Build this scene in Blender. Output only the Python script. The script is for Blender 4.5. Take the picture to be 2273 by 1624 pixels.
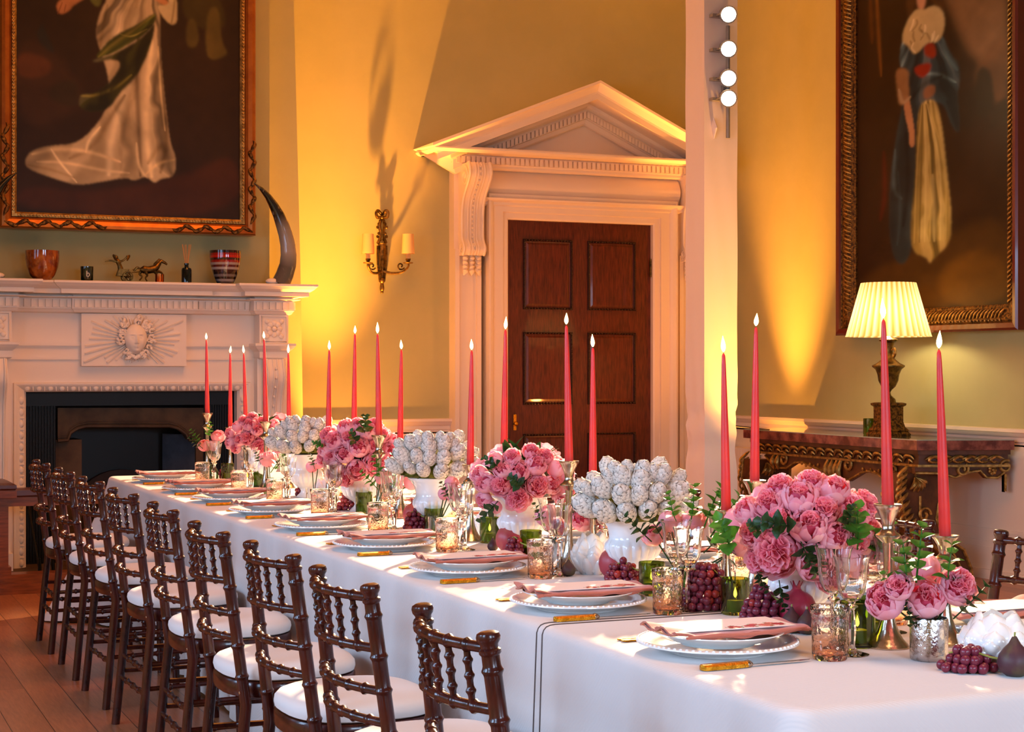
import bpy, math, random
import numpy as np
from mathutils import Vector, Matrix, Euler
R = math.radians
random.seed(7)
for o in list(bpy.data.objects):
    bpy.data.objects.remove(o)
SC = bpy.context.scene
COL = SC.collection

# ------------------------------------------------------------------ camera
HC = 1.33                      # camera height
FPX = 3700.0                   # focal length in pixels of the 2273 px frame
TH = R(23.2)                   # heading, clockwise from +Y (the table runs along +Y)
cs_, sn_ = math.cos(TH), math.sin(TH)
cam_d = bpy.data.cameras.new('camera')
cam = bpy.data.objects.new('camera', cam_d)
COL.objects.link(cam)
cam.location = (0, 0, HC)
cam.rotation_euler = (R(90), 0, -TH)
cam_d.sensor_width = 36
cam_d.lens = FPX / 2273 * 36
cam_d.shift_y = 8 / 2273
cam_d.clip_start = 0.05
SC.camera = cam

# ------------------------------------------------------------------ view / world / lights
SC.view_settings.view_transform = 'Standard'
SC.view_settings.look = 'None'
SC.view_settings.gamma = 1
SC.view_settings.use_curve_mapping = False
SC.view_settings.exposure = 0.0
SC.cycles.max_bounces = 10
SC.cycles.diffuse_bounces = 4
SC.cycles.glossy_bounces = 4
SC.cycles.transmission_bounces = 10
SC.cycles.transparent_max_bounces = 8
SC.cycles.caustics_reflective = False
SC.cycles.sample_clamp_indirect = 6
w = bpy.data.worlds.new('world'); SC.world = w
w.use_nodes = True
w.node_tree.nodes['Background'].inputs[0].default_value = (0.62, 0.74, 1, 1)
w.node_tree.nodes['Background'].inputs[1].default_value = 1.0

def area(name, loc, direction, sx, sy, power, color, spread=180):
    l = bpy.data.lights.new(name, 'AREA'); l.shape = 'RECTANGLE'; l.size = sx; l.size_y = sy
    l.energy = power; l.color = color; l.spread = R(spread)
    o = bpy.data.objects.new(name, l); COL.objects.link(o)
    o.location = loc
    o.rotation_euler = Vector(direction).to_track_quat('-Z', 'Y').to_euler()
    return o
def spot(name, loc, target, power, color, angle, blend=0.5, radius=0.04):
    l = bpy.data.lights.new(name, 'SPOT'); l.energy = power; l.color = color
    l.spot_size = R(angle); l.spot_blend = blend; l.shadow_soft_size = radius
    o = bpy.data.objects.new(name, l); COL.objects.link(o)
    o.location = loc
    o.rotation_euler = (Vector(target) - Vector(loc)).to_track_quat('-Z', 'Y').to_euler()
    return o
COOL = (0.42, 0.66, 1.0)
AMBER = (1.0, 0.35, 0.05)
WARM = (1.0, 0.60, 0.28)
# daylight through the tall windows of the left wall and the end wall behind the camera
LX = -2.6                      # left wall
for yy, pw in ((0.9, 105), (3.4, 105), (5.9, 75), (8.4, 14)):
    area('window_daylight', (LX + 0.05, yy, 1.7), (1, 0, -0.38), 1.2, 2.2, pw, COOL, 130)
area('window_daylight', (1.3, -2.9, 1.7), (0.05, 1, -0.42), 1.5, 2.2, 52, (.55, .74, 1), 70)
area('window_daylight', (4.4, -2.9, 1.7), (-0.15, 1, -0.42), 1.5, 2.2, 45, (.55, .74, 1), 70)
# overhead area lights added out of view as a soft warm fill
area('overhead_fill_light', (2.6, 7.8, 4.7), (0, 0.25, -1), 2.0, 3.0, 85, (1.0, 0.30, 0.05), 140)
area('overhead_fill_light', (2.2, 2.6, 4.7), (0, 0, -1), 2.0, 3.0, 50, (1.0, 0.50, 0.22), 120)
# amber uplighters standing on the floor
spot('uplighter_light', (3.55, 11.25, 0.2), (3.50, 11.31, 4.3), 3200, AMBER, 50, 1.0)
spot('uplighter_light', (3.55, 11.25, 0.2), (3.75, 11.8, 2.6), 130, AMBER, 95, 1.0)
spot('uplighter_light', (6.6, 10.85, 0.2), (6.68, 10.78, 4.0), 2400, AMBER, 44, 1.0)
spot('uplighter_light', (6.5, 10.95, 0.2), (7.0, 10.6, 2.6), 75, AMBER, 90, 1.0)
spot('uplighter_light', (5.98, 9.30, 0.15), (5.70, 9.95, 3.2), 700, (1.0, .40, .05), 46, 1.0)
spot('uplighter_light', (6.0, 10.3, 0.15), (5.3, 11.8, 3.0), 130, (1.0, .30, .05), 90, 1.0)
# the four spot lamps on the lighting pole, aimed down the table
PX, PY = 5.72, 9.9
LAMPZ = (3.70, 3.47, 3.275, 3.14)
for z, tg in zip(LAMPZ, ((2.0, 3.2, .8), (2.0, 4.6, .8), (1.9, 6.2, .8), (1.9, 8.0, .8))):
    spot('pole_lamp_light', (PX - 0.10, PY - 0.30, z), tg, 4200 if tg[1] < 4 else 2900, (1.0, 0.72, 0.44), 44, 0.7, 0.05)

# ------------------------------------------------------------------ helpers
def lin(c):
    if isinstance(c, str):
        c = tuple(int(c[i:i + 2], 16) / 255 for i in (0, 2, 4))
    return tuple(x / 12.92 if x <= .04045 else ((x + .055) / 1.055) ** 2.4 for x in c)
def tpt(px, py, z=0.76):
    """world point at height z seen at a pixel of the photograph"""
    Z = (HC - z) * FPX / (py - 820.0)
    X = (px - 1136.5) / FPX * Z
    return (Z * sn_ + X * cs_, Z * cs_ - X * sn_)
def wx(px, Y):
    t = (px - 1136.5) / FPX
    Z = Y / (cs_ - t * sn_)
    return Z * (sn_ + t * cs_)
def wz(px, py, Y):
    t = (px - 1136.5) / FPX
    Z = Y / (cs_ - t * sn_)
    return HC - (py - 820.0) * Z / FPX
def ry(px, X):                 # y on a plane x = X
    t = (px - 1136.5) / FPX
    Z = X / (sn_ + t * cs_)
    return Z * (cs_ - t * sn_)
def rz(px, py, X):
    t = (px - 1136.5) / FPX
    Z = X / (sn_ + t * cs_)
    return HC - (py - 820.0) * Z / FPX

MATS = {}
def mat(name, col=(.8, .8, .8), rough=.5, metal=0.0, col2=None, nscale=20.0, ndetail=4.0, nfac=(.35, .65),
        bump=0.0, bscale=60.0, trans=0.0, ior=1.45, coat=0.0, sss=0.0, translucent=0.0, emit=None, estr=0.0,
        vcol=False, spec=.5, sheen=0.0, stretch=None, alpha=1.0):
    m = bpy.data.materials.new(name); m.use_nodes = True
    nt = m.node_tree; N = nt.nodes; L = nt.links
    b = N['Principled BSDF']; out = N['Material Output']
    col = lin(col); b.inputs['Base Color'].default_value = (*col, 1)
    b.inputs['Roughness'].default_value = rough; b.inputs['Metallic'].default_value = metal
    b.inputs['IOR'].default_value = ior
    b.inputs['Transmission Weight'].default_value = trans
    b.inputs['Coat Weight'].default_value = coat; b.inputs['Coat Roughness'].default_value = .06
    b.inputs['Specular IOR Level'].default_value = spec
    b.inputs['Sheen Weight'].default_value = sheen
    b.inputs['Alpha'].default_value = alpha
    if sss:
        b.inputs['Subsurface Weight'].default_value = sss
        b.inputs['Subsurface Radius'].default_value = (.02, .008, .005)
        b.inputs['Subsurface Scale'].default_value = 1.0
    if emit is not None:
        b.inputs['Emission Color'].default_value = (*lin(emit), 1); b.inputs['Emission Strength'].default_value = estr
    csock = None
    tc = N.new('ShaderNodeTexCoord'); vec = tc.outputs['Object']
    if stretch:
        mp = N.new('ShaderNodeMapping'); mp.inputs['Scale'].default_value = stretch
        L.new(vec, mp.inputs['Vector']); vec = mp.outputs['Vector']
    if vcol:
        a = N.new('ShaderNodeVertexColor'); a.layer_name = 'Col'; csock = a.outputs['Color']
    if col2 is not None:
        n = N.new('ShaderNodeTexNoise'); n.inputs['Scale'].default_value = nscale; n.inputs['Detail'].default_value = ndetail
        n.inputs['Roughness'].default_value = .6
        L.new(vec, n.inputs['Vector'])
        r = N.new('ShaderNodeMapRange'); r.inputs[1].default_value = nfac[0]; r.inputs[2].default_value = nfac[1]
        L.new(n.outputs['Fac'], r.inputs[0])
        mx = N.new('ShaderNodeMix'); mx.data_type = 'RGBA'
        mx.inputs['A'].default_value = (*col, 1); mx.inputs['B'].default_value = (*lin(col2), 1)
        if csock: L.new(csock, mx.inputs['A'])
        L.new(r.outputs[0], mx.inputs['Factor'])
        csock = mx.outputs['Result']
    if csock: L.new(csock, b.inputs['Base Color'])
    if bump:
        n2 = N.new('ShaderNodeTexNoise'); n2.inputs['Scale'].default_value = bscale; n2.inputs['Detail'].default_value = 5
        L.new(vec, n2.inputs['Vector'])
        bp = N.new('ShaderNodeBump'); bp.inputs['Strength'].default_value = bump; bp.inputs['Distance'].default_value = .004
        L.new(n2.outputs['Fac'], bp.inputs['Height']); L.new(bp.outputs['Normal'], b.inputs['Normal'])
    if translucent:
        t = N.new('ShaderNodeBsdfTranslucent'); t.inputs['Color'].default_value = (*col, 1)
        if csock: L.new(csock, t.inputs['Color'])
        ms = N.new('ShaderNodeMixShader'); ms.inputs[0].default_value = translucent
        L.new(b.outputs[0], ms.inputs[1]); L.new(t.outputs[0], ms.inputs[2]); L.new(ms.outputs[0], out.inputs['Surface'])
    MATS[name] = m
    return m

def tagp(o, label=None, cat=None, group=None, kind=None):
    if label: o['label'] = label
    if cat: o['category'] = cat
    if group: o['group'] = group
    if kind: o['kind'] = kind
    return o
def thing(name, label, cat, loc=(0, 0, 0), rz_=0.0, group=None):
    o = bpy.data.objects.new(name, None); COL.objects.link(o)
    o.empty_display_size = .05
    o.location = loc; o.rotation_euler = (0, 0, rz_)
    return tagp(o, label, cat, group)

class MB:
    def __init__(s): s.v = []; s.f = []; s.c = []
    def add(s, vs, fs, col=None):
        k = len(s.v); s.v += [tuple(p) for p in vs]; s.f += [tuple(i + k for i in f) for f in fs]
        if col is not None:
            s.c += ([col] * len(vs) if not isinstance(col, list) else col)
        return s
    def box(s, x0, x1, y0, y1, z0, z1):
        return s.add([(x0,y0,z0),(x1,y0,z0),(x1,y1,z0),(x0,y1,z0),(x0,y0,z1),(x1,y0,z1),(x1,y1,z1),(x0,y1,z1)],
                     [(0,3,2,1),(4,5,6,7),(0,1,5,4),(1,2,6,5),(2,3,7,6),(3,0,4,7)])
    def loft(s, loops, closed=True, cap0=True, cap1=True, col=None):
        n = len(loops[0]); vs = [p for l in loops for p in l]; fs = []
        for i in range(len(loops) - 1):
            for j in range(n if closed else n - 1):
                k = (j + 1) % n
                fs.append((i*n+j, i*n+k, (i+1)*n+k, (i+1)*n+j))
        if closed and cap0: fs.append(tuple(range(n - 1, -1, -1)))
        if closed and cap1: fs.append(tuple((len(loops)-1)*n + j for j in range(n)))
        return s.add(vs, fs, col)
    def lathe(s, prof, seg=24, o=(0,0,0), mod=None, cap0=True, cap1=True):
        loops = []
        for r, z in prof:
            l = []
            for j in range(seg):
                a = 2*math.pi*j/seg
                rr = r if mod is None else r*mod(a, z)
                l.append((o[0]+rr*math.cos(a), o[1]+rr*math.sin(a), o[2]+z))
            loops.append(l)
        return s.loft(loops, cap0=cap0, cap1=cap1)
    smooth_short = False
    def tube(s, pts, rad, seg=8, closed=False, cap=True, flat=1.0):
        P = [Vector(p) for p in pts]; n = len(P)
        if not isinstance(rad, (list, tuple)): rad = [rad]*n
        if MB.smooth_short and not closed and 3 <= n <= 7:      # round off short ornament strokes
            Q, q = [], []
            for i in range(n-1):
                a, b, c, d = P[max(i-1, 0)], P[i], P[i+1], P[min(i+2, n-1)]; ra, rb, rc_, rd_ = rad[max(i-1, 0)], rad[i], rad[i+1], rad[min(i+2, n-1)]
                for k in range(4):
                    t = k/4; w0, w1, w2, w3 = -.5*t+t*t-.5*t**3, 1-2.5*t*t+1.5*t**3, .5*t+2*t*t-1.5*t**3, -.5*t*t+.5*t**3
                    Q.append(a*w0+b*w1+c*w2+d*w3); q.append(max(.0008, ra*w0+rb*w1+rc_*w2+rd_*w3))
            Q.append(P[-1]); q.append(rad[-1]); P, rad, n = Q, q, len(Q)
        loops = []; up = None
        for i in range(n):
            a = P[(i-1) % n] if closed or i > 0 else P[0]
            b = P[(i+1) % n] if closed or i < n-1 else P[-1]
            t = (b - a); t = t.normalized() if t.length > 1e-9 else Vector((0,0,1))
            if up is None:
                up = Vector((0,0,1)) if abs(t.z) < .9 else Vector((1,0,0))
            u = (up - t*up.dot(t))
            if u.length < 1e-6: u = t.orthogonal()
            u.normalize(); w_ = t.cross(u); up = u
            loops.append([tuple(P[i] + (u*math.cos(2*math.pi*j/seg)*flat + w_*math.sin(2*math.pi*j/seg))*rad[i]) for j in range(seg)])
        if closed:
            loops.append(loops[0]); return s.loft(loops, cap0=False, cap1=False)
        return s.loft(loops, cap0=cap, cap1=cap)
    def ball(s, c, r, sc=(1,1,1), seg=12, rings=8):
        prof = []
        vs = [(c[0], c[1], c[2]-r*sc[2])]; fs = []
        for i in range(1, rings):
            th = math.pi*i/rings
            for j in range(seg):
                a = 2*math.pi*j/seg
                vs.append((c[0]+r*sc[0]*math.sin(th)*math.cos(a), c[1]+r*sc[1]*math.sin(th)*math.sin(a), c[2]-r*sc[2]*math.cos(th)))
        vs.append((c[0], c[1], c[2]+r*sc[2])); m = len(vs)-1
        for j in range(seg):
            k = (j+1) % seg
            fs.append((0, 1+k, 1+j))
            for i in range(rings-2):
                fs.append((1+i*seg+j, 1+i*seg+k, 1+(i+1)*seg+k, 1+(i+1)*seg+j))
            fs.append((1+(rings-2)*seg+j, 1+(rings-2)*seg+k, m))
        return s.add(vs, fs)
    def prism(s, poly, f, d0, d1):
        """poly in 2-D; f(u, v, d) -> 3-D point"""
        n = len(poly)
        vs = [f(u, v, d0) for u, v in poly] + [f(u, v, d1) for u, v in poly]
        fs = [tuple(range(n-1, -1, -1)), tuple(range(n, 2*n))] + [(i, (i+1) % n, n+(i+1) % n, n+i) for i in range(n)]
        return s.add(vs, fs)
    def cornice(s, x0, x1, y0, y1, prof):
        """stack of rectangles; prof = (outset, z); the outset goes to the front (-y) and both sides"""
        return s.loft([[(x0-d, y0-d, z), (x1+d, y0-d, z), (x1+d, y1, z), (x0-d, y1, z)] for d, z in prof])
    def mesh(s, name, m, smooth=True, angle=40):
        me = bpy.data.meshes.new(name); me.from_pydata(s.v, [], s.f)
        if m: me.materials.append(m)
        if s.c and len(s.c) == len(s.v):
            ca = me.color_attributes.new('Col', 'FLOAT_COLOR', 'POINT')
            flat = np.ones((len(s.v), 4), dtype=np.float32); flat[:, :3] = np.array(s.c, dtype=np.float32)[:, :3]
            ca.data.foreach_set('color', flat.ravel())
        me.update()
        import bmesh
        bm = bmesh.new(); bm.from_mesh(me); bmesh.ops.recalc_face_normals(bm, faces=bm.faces)
        if smooth:
            ca_ = math.cos(R(angle))
            for f in bm.faces: f.smooth = True
            for e in bm.edges:
                if len(e.link_faces) == 2 and e.link_faces[0].normal.dot(e.link_faces[1].normal) < ca_: e.smooth = False
        bm.to_mesh(me); bm.free()
        return me
    def build(s, name, m, parent=None, smooth=True, angle=40):
        o = bpy.data.objects.new(name, s.mesh(name, m, smooth, angle)); COL.objects.link(o)
        if parent: o.parent = parent
        return o

def obj_from(me, name, parent=None, loc=(0,0,0), rot=(0,0,0), scale=(1,1,1)):
    o = bpy.data.objects.new(name, me); COL.objects.link(o)
    o.location = loc; o.rotation_euler = rot; o.scale = scale
    if parent: o.parent = parent
    return o
def dup(root, loc=None, rz_=None, label=None, group=None):
    def cp(o, par):
        c = o.copy(); COL.objects.link(c); c.parent = par
        for k in o.children: cp(k, c)
        return c
    r = cp(root, None)
    if loc is not None: r.location = loc
    if rz_ is not None: r.rotation_euler = (0, 0, rz_)
    if label: r['label'] = label
    if group: r['group'] = group
    return r
def struct(name, mb, m, smooth=False):
    return tagp(mb.build(name, m, smooth=smooth), kind='structure')
ORD = ['nearest the camera', 'second from the camera', 'third from the camera', 'fourth from the camera', 'fifth from the camera',
       'sixth from the camera', 'seventh from the camera', 'eighth from the camera', 'farthest from the camera']
NTH = ['first', 'second', 'third', 'fourth', 'fifth', 'sixth', 'seventh', 'eighth', 'ninth', 'tenth', 'eleventh', 'twelfth',
       'thirteenth', 'fourteenth', 'fifteenth', 'sixteenth', 'seventeenth', 'eighteenth', 'nineteenth', 'twentieth',
       'twenty-first', 'twenty-second', 'twenty-third', 'twenty-fourth', 'twenty-fifth', 'twenty-sixth', 'twenty-seventh', 'twenty-eighth']
def spiral(cx, cz, r0, r1, a0, a1, n=24):
    return [(cx + (r0+(r1-r0)*i/(n-1))*math.cos(a0+(a1-a0)*i/(n-1)), cz + (r0+(r1-r0)*i/(n-1))*math.sin(a0+(a1-a0)*i/(n-1))) for i in range(n)]

# ------------------------------------------------------------------ materials
M_wall = mat('sage_wall_paint', 'b3ae7c', .75, bump=.05, bscale=300, col2='aeaa78', nscale=3)
M_cream = mat('cream_gloss_paint', 'ecdcc8', .42, bump=.03, bscale=40)
M_white = mat('white_stone_paint', 'efe4d8', .5)
M_ceil = mat('ceiling_paint', 'd8cdb4', .8)
M_maho = mat('mahogany_door', '6a2d18', .38, col2='3c170c', nscale=14, stretch=(6, 6, .7), nfac=(.3, .7), coat=.25)
M_mahod = mat('dark_mahogany_carving', '2c130a', .4, coat=.2)
M_chair = mat('dark_mahogany_lacquer', '4a1a12', .27, coat=.3, spec=.35, col2='2c0d09', nscale=12, stretch=(3, 3, 1))
M_cush = mat('white_seat_fabric', 'dcd6d2', .85, bump=.05, bscale=500, sheen=.2)
M_china = mat('white_glazed_china', 'f1eeea', .16, coat=.5)
M_urn = mat('white_glazed_urn', 'f2f1f2', .12, coat=.6)
M_silver = mat('polished_silver', 'd9cfc2', .2, metal=1, col2='b3a591', nscale=30, bump=.15, bscale=90)
M_gold = mat('gilded_handle', 'e8a630', .25, metal=1, col2='b87a18', nscale=120, bump=.6, bscale=400)
M_steel = mat('steel_blade', 'd8d4cf', .16, metal=1)
M_napk = mat('terracotta_napkin', 'bd6a55', .85, bump=.15, bscale=400, sheen=.3)
M_card = mat('menu_card', 'f3e6e4', .7, vcol=True)
M_candle = mat('coral_red_wax', 'e2382c', .36, sss=.2, col2='cc3236', nscale=10)
M_flame = mat('candle_flame', 'ffe6b0', .5, emit='ffcf7a', estr=22)
M_wick = mat('wick', '241810', .9)
M_peony = mat('peony_petal', 'f4a0b4', .5, vcol=True, translucent=.42, sheen=.25)
M_peony2 = mat('pale_peony_petal', 'f4a0b4', .55, vcol=True, translucent=.22, sheen=.15)
M_arti = mat('whitewashed_artichoke', 'e9e4dd', .7, vcol=True, bump=.3, bscale=14, col2='4b3c30', nscale=5, nfac=(.63, .67))
M_leaf = mat('green_leaf', '4c8c2a', .42, col2='34681e', nscale=30, translucent=.3, bump=.3, bscale=120)
M_leafd = mat('dark_green_leaf', '2c4f22', .4, col2='1d3a18', nscale=30, translucent=.15, bump=.3, bscale=120)
M_moss = mat('green_moss', '7a7a22', .9, col2='4c5216', nscale=60, translucent=.2)
M_grape = mat('red_grape_skin', '6a1c2e', .28, col2='7d2f44', nscale=25, sss=.2, spec=.5)
M_graper = mat('bright_red_grape_skin', '8c1a22', .25, col2='b0403a', nscale=25, sss=.3)
M_stem = mat('pale_green_stem', '8f9445', .6)
M_pom = mat('pomegranate_skin', 'b4414a', .4, col2='c98a62', nscale=7, nfac=(.45, .8), bump=.1, bscale=40)
M_pomr = mat('deep_red_pomegranate_skin', '9c1c3a', .3, col2='b8434f', nscale=6, coat=.2)
M_fig = mat('purple_fig_skin', '4c2c33', .5, col2='5f5a34', nscale=14, nfac=(.45, .7))
M_glass = mat('clear_glass', 'ffffff', .0, trans=1, ior=1.45)
M_green = mat('green_glass', '879c3c', .02, trans=1, ior=1.45)
M_greend = mat('dark_green_glass', '6a9a5c', .05, trans=1, ior=1.45, bump=1.0, bscale=200)
M_tea = mat('yellow_green_wax', 'f6e428', .4)
M_merc = mat('mercury_glass', 'cfcbc8', .1, metal=1, col2='8c7f78', nscale=60, nfac=(.5, .7), bump=.4, bscale=150)
M_bronze = mat('dark_bronze', '8a6a34', .4, metal=.9, col2='4a3a1e', nscale=40)
M_gilt = mat('aged_gilding', 'c9a058', .38, metal=.75, col2='80602e', nscale=30, bump=.5, bscale=90)
M_giltd = mat('dark_aged_gilding', '8c6228', .45, metal=.7, col2='33200f', nscale=60, nfac=(.4, .6), bump=.8, bscale=120)
M_frame = mat('orange_gilt_frame', 'c87c34', .32, metal=.6, col2='a9602a', nscale=8)
M_redfr = mat('red_brown_frame_wood', '6a2414', .25, coat=.5)
M_marble = mat('red_brown_marble', '9a5a48', .22, col2='5d2a22', nscale=9, nfac=(.4, .6), coat=.4)
M_conw = mat('dark_console_wood', '70401f', .4, col2='4a2812', nscale=10)
M_mirror = mat('green_tinted_glass_top', 'a7b5a2', .04, metal=0, coat=1.0, spec=1.0)
M_black = mat('black_cast_iron', '0b0a0a', .45, spec=.3)
M_stone = mat('brown_inner_stone', '57422c', .7, col2='3b2a1c', nscale=6)
M_slate = mat('blue_grey_slate', '4a5564', .6, col2='3a434f', nscale=9)
M_fabric = mat('white_stretch_fabric', 'efe2dc', .7, bump=.1, bscale=8)
M_metal = mat('painted_metal', '9b9690', .4, metal=.4)
M_oak = mat('fender_wood', '8f4a24', .35, col2='6b3416', nscale=8, stretch=(1, 8, 8), coat=.3)
M_leather = mat('oxblood_leather', '4e1f16', .35, bump=.2, bscale=80, coat=.2)
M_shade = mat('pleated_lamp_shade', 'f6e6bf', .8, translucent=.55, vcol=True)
M_cshade = mat('cream_candle_shade', 'f0cf94', .8, translucent=.3)
M_rubber = mat('black_cable', '3a342e', .6)
MB.smooth_short = False
# ------------------------------------------------------------------ room shell
def floor_material():
    m = bpy.data.materials.new('oak_floor_boards'); m.use_nodes = True
    nt = m.node_tree; N = nt.nodes; L = nt.links; b = N['Principled BSDF']
    tc = N.new('ShaderNodeTexCoord'); mp = N.new('ShaderNodeMapping'); mp.inputs['Rotation'].default_value = (0, 0, R(90))
    L.new(tc.outputs['Object'], mp.inputs['Vector'])
    br = N.new('ShaderNodeTexBrick'); br.inputs['Color1'].default_value = (*lin('bb7c52'), 1)
    br.inputs['Color2'].default_value = (*lin('a16742'), 1); br.inputs['Mortar'].default_value = (*lin('2a160c'), 1)
    br.inputs['Scale'].default_value = 1; br.inputs['Mortar Size'].default_value = .0016
    br.inputs['Brick Width'].default_value = 3.6; br.inputs['Row Height'].default_value = .145
    br.offset = .5
    L.new(mp.outputs['Vector'], br.inputs['Vector'])
    mp2 = N.new('ShaderNodeMapping'); mp2.inputs['Scale'].default_value = (30, 2.5, 1); L.new(tc.outputs['Object'], mp2.inputs['Vector'])
    n = N.new('ShaderNodeTexNoise'); n.inputs['Scale'].default_value = 3; n.inputs['Detail'].default_value = 8; n.inputs['Roughness'].default_value = .7
    L.new(mp2.outputs['Vector'], n.inputs['Vector'])
    mx = N.new('ShaderNodeMix'); mx.data_type = 'RGBA'; mx.blend_type = 'MULTIPLY'; mx.inputs['Factor'].default_value = .8
    cr = N.new('ShaderNodeValToRGB'); cr.color_ramp.elements[0].position = .3; cr.color_ramp.elements[0].color = (.5, .42, .36, 1)
    cr.color_ramp.elements[1].position = .72; cr.color_ramp.elements[1].color = (1.15, 1.1, 1.05, 1)
    L.new(n.outputs['Fac'], cr.inputs[0]); L.new(br.outputs['Color'], mx.inputs['A']); L.new(cr.outputs[0], mx.inputs['B'])
    L.new(mx.outputs['Result'], b.inputs['Base Color'])
    b.inputs['Roughness'].default_value = .32; b.inputs['Coat Weight'].default_value = .25; b.inputs['Coat Roughness'].default_value = .25
    bp = N.new('ShaderNodeBump'); bp.inputs['Strength'].default_value = .25; bp.inputs['Distance'].default_value = .003
    L.new(br.outputs['Fac'], bp.inputs['Height']); bp.invert = True
    bp2 = N.new('ShaderNodeBump'); bp2.inputs['Strength'].default_value = .12; bp2.inputs['Distance'].default_value = .002
    L.new(n.outputs['Fac'], bp2.inputs['Height']); L.new(bp.outputs['Normal'], bp2.inputs['Normal']); L.new(bp2.outputs['Normal'], b.inputs['Normal'])
    return m
M_floor = floor_material()
YD, XR, YB, ZC = 11.8, 7.0, 11.25, 5.2       # door wall, right wall, chimney breast front, ceiling
struct('floor', MB().box(LX - .2, XR + .2, -3.2, YD + .2, -.1, 0), M_floor)
struct('ceiling', MB().box(LX - .2, XR + .2, -3.2, YD + .2, ZC, ZC + .1), M_ceil)
struct('wall_back', MB().box(LX - .2, XR + .2, YD, YD + .15, 0, ZC), M_wall)
struct('wall_right', MB().box(XR, XR + .15, -3.2, YD, 0, ZC), M_wall)
struct('wall_left', MB().box(LX - .15, LX, -3.2, YD, 0, ZC), M_wall)
struct('wall_front', MB().box(LX, XR, -3.15, -3.0, 0, ZC), M_wall)
FX0, FX1, FZ = 1.36, 2.75, 1.19              # fire opening
FC = (FX0 + FX1) / 2
bx1 = wx(598, YB); bx0 = 2*FC - bx1
br_ = MB().box(bx0, FX0, YB, YD, 0, ZC).box(FX1, bx1, YB, YD, 0, ZC).box(FX0, FX1, YB, YD, FZ, ZC)
struct('wall_chimney_breast', br_, M_wall)
# the narrow set-back strip on each side of the breast
YS = 11.36
sx1b, sx1t = wx(668, YS), wx(651, YS)
st = MB()
for sgn in (1, -1):
    q = lambda x: x if sgn > 0 else 2*FC - x
    st.loft([[(q(bx1), YS, 0), (q(sx1b + .03), YS, 0), (q(sx1b + .03), YD, 0), (q(bx1), YD, 0)],
             [(q(bx1), YS, 1.9), (q(sx1b), YS, 1.9), (q(sx1b), YD, 1.9), (q(bx1), YD, 1.9)],
             [(q(bx1), YS, ZC), (q(sx1t - .03), YS, ZC), (q(sx1t - .03), YD, ZC), (q(bx1), YD, ZC)]])
struct('wall_breast_return', st, M_wall)
# dado rails and skirting
RAIL = [(0, .84), (.012, .85), (.012, .875), (.022, .88), (.022, .905), (.035, .915), (.05, .935), (.06, .94), (.06, .96), (0, .962)]
def rail_x(name, x0, x1, y):
    mb = MB().loft([[(x0, y-d, z) for d, z in RAIL] + [(x0, y+.01, .962), (x0, y+.01, .84)], [(x1, y-d, z) for d, z in RAIL] + [(x1, y+.01, .962), (x1, y+.01, .84)]])
    return struct(name, mb, M_cream)
rail_x('trim_1', sx1b + .03, wx(1012, 11.66), YD)
mb = MB().loft([[(XR-d, y, z) for d, z in RAIL] + [(XR+.01, y, .962), (XR+.01, y, .84)] for y in (3.0, YD)])
struct('trim_2', mb, M_cream)
struct('trim_5', MB().box(sx1b+.03, wx(1012, 11.66), YD-.012, YD, .2, .86).box(sx1b+.2, wx(1012, 11.66)-.15, YD-.022, YD, .74, .76).box(sx1b+.2, wx(1012, 11.66)-.15, YD-.022, YD, .30, .32), M_cream)
struct('trim_6', MB().box(XR-.012, XR, -2.9, YD-.01, .2, .86).box(XR-.022, XR, 3, YD-.1, .30, .32), M_cream)
struct('baseboard_back', MB().box(sx1b + .03, wx(1012, 11.66), YD-.03, YD, 0, .22).box(sx1b+.03, wx(1012, 11.66), YD-.045, YD, 0, .05), M_cream)
struct('baseboard_right', MB().box(XR-.03, XR, 3, YD, 0, .2).box(XR-.05, XR, 3, YD, 0, .06).box(XR-.02, XR, 3, YD, .2, .24), M_cream)

# ------------------------------------------------------------------ chimneypiece
T = thing('chimneypiece', 'large white carved chimneypiece with a sun-face plaque and dentil cornice at the far end', 'fireplace', (FC, YB, 0))
def loc_(mb):      # parts are measured in world numbers; shift into the parent's frame
    mb.v = [(x-FC, y-YB, z) for x, y, z in mb.v]; return mb
OX0, OX1, OZ = 1.275, 2.835, 1.245           # outer line of the egg-and-dart frame
face = MB()
face.box(1.02, OX0, 11.14, YB, 0, 1.73).box(OX1, 3.09, 11.14, YB, 0, 1.73).box(OX0, OX1, 11.14, YB, OZ, 1.73)
for z0, z1, d in ((1.485, 1.51, .02), (1.475, 1.485, .01), (1.395, 1.41, .012)):
    face.box(1.25, 1.70, 11.14-d, 11.14, z0, z1).box(2.39, 2.86, 11.14-d, 11.14, z0, z1)
loc_(face).build('face_panel', M_white, T, smooth=False)
fr = MB()
prof = [(0, 11.25), (0, 11.17), (.012, 11.155), (.012, 11.15), (.055, 11.125), (.07, 11.12), (.08, 11.12), (.085, 11.14)]
fr.loft([[(FX0-o, y, 0), (FX0-o, y, FZ-.005+o*.7), (FX1+o, y, FZ-.005+o*.7), (FX1+o, y, 0)] for o, y in prof], closed=False)
loc_(fr).build('opening_frame', M_white, T, smooth=False)
eg = MB()
n = 20
for i in range(n):
    x = FX0 - .03 + (FX1-FX0+.06)*(i+.5)/n
    eg.ball((x, 11.14, FZ+.02), .02, (.95, .7, 1.15), 10, 6)
    eg.tube([(x+.034, 11.135, FZ+.04), (x+.034, 11.125, FZ+.0)], [.006, .002], 5)
loc_(eg).build('egg_and_dart_carving', M_white, T)
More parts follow.
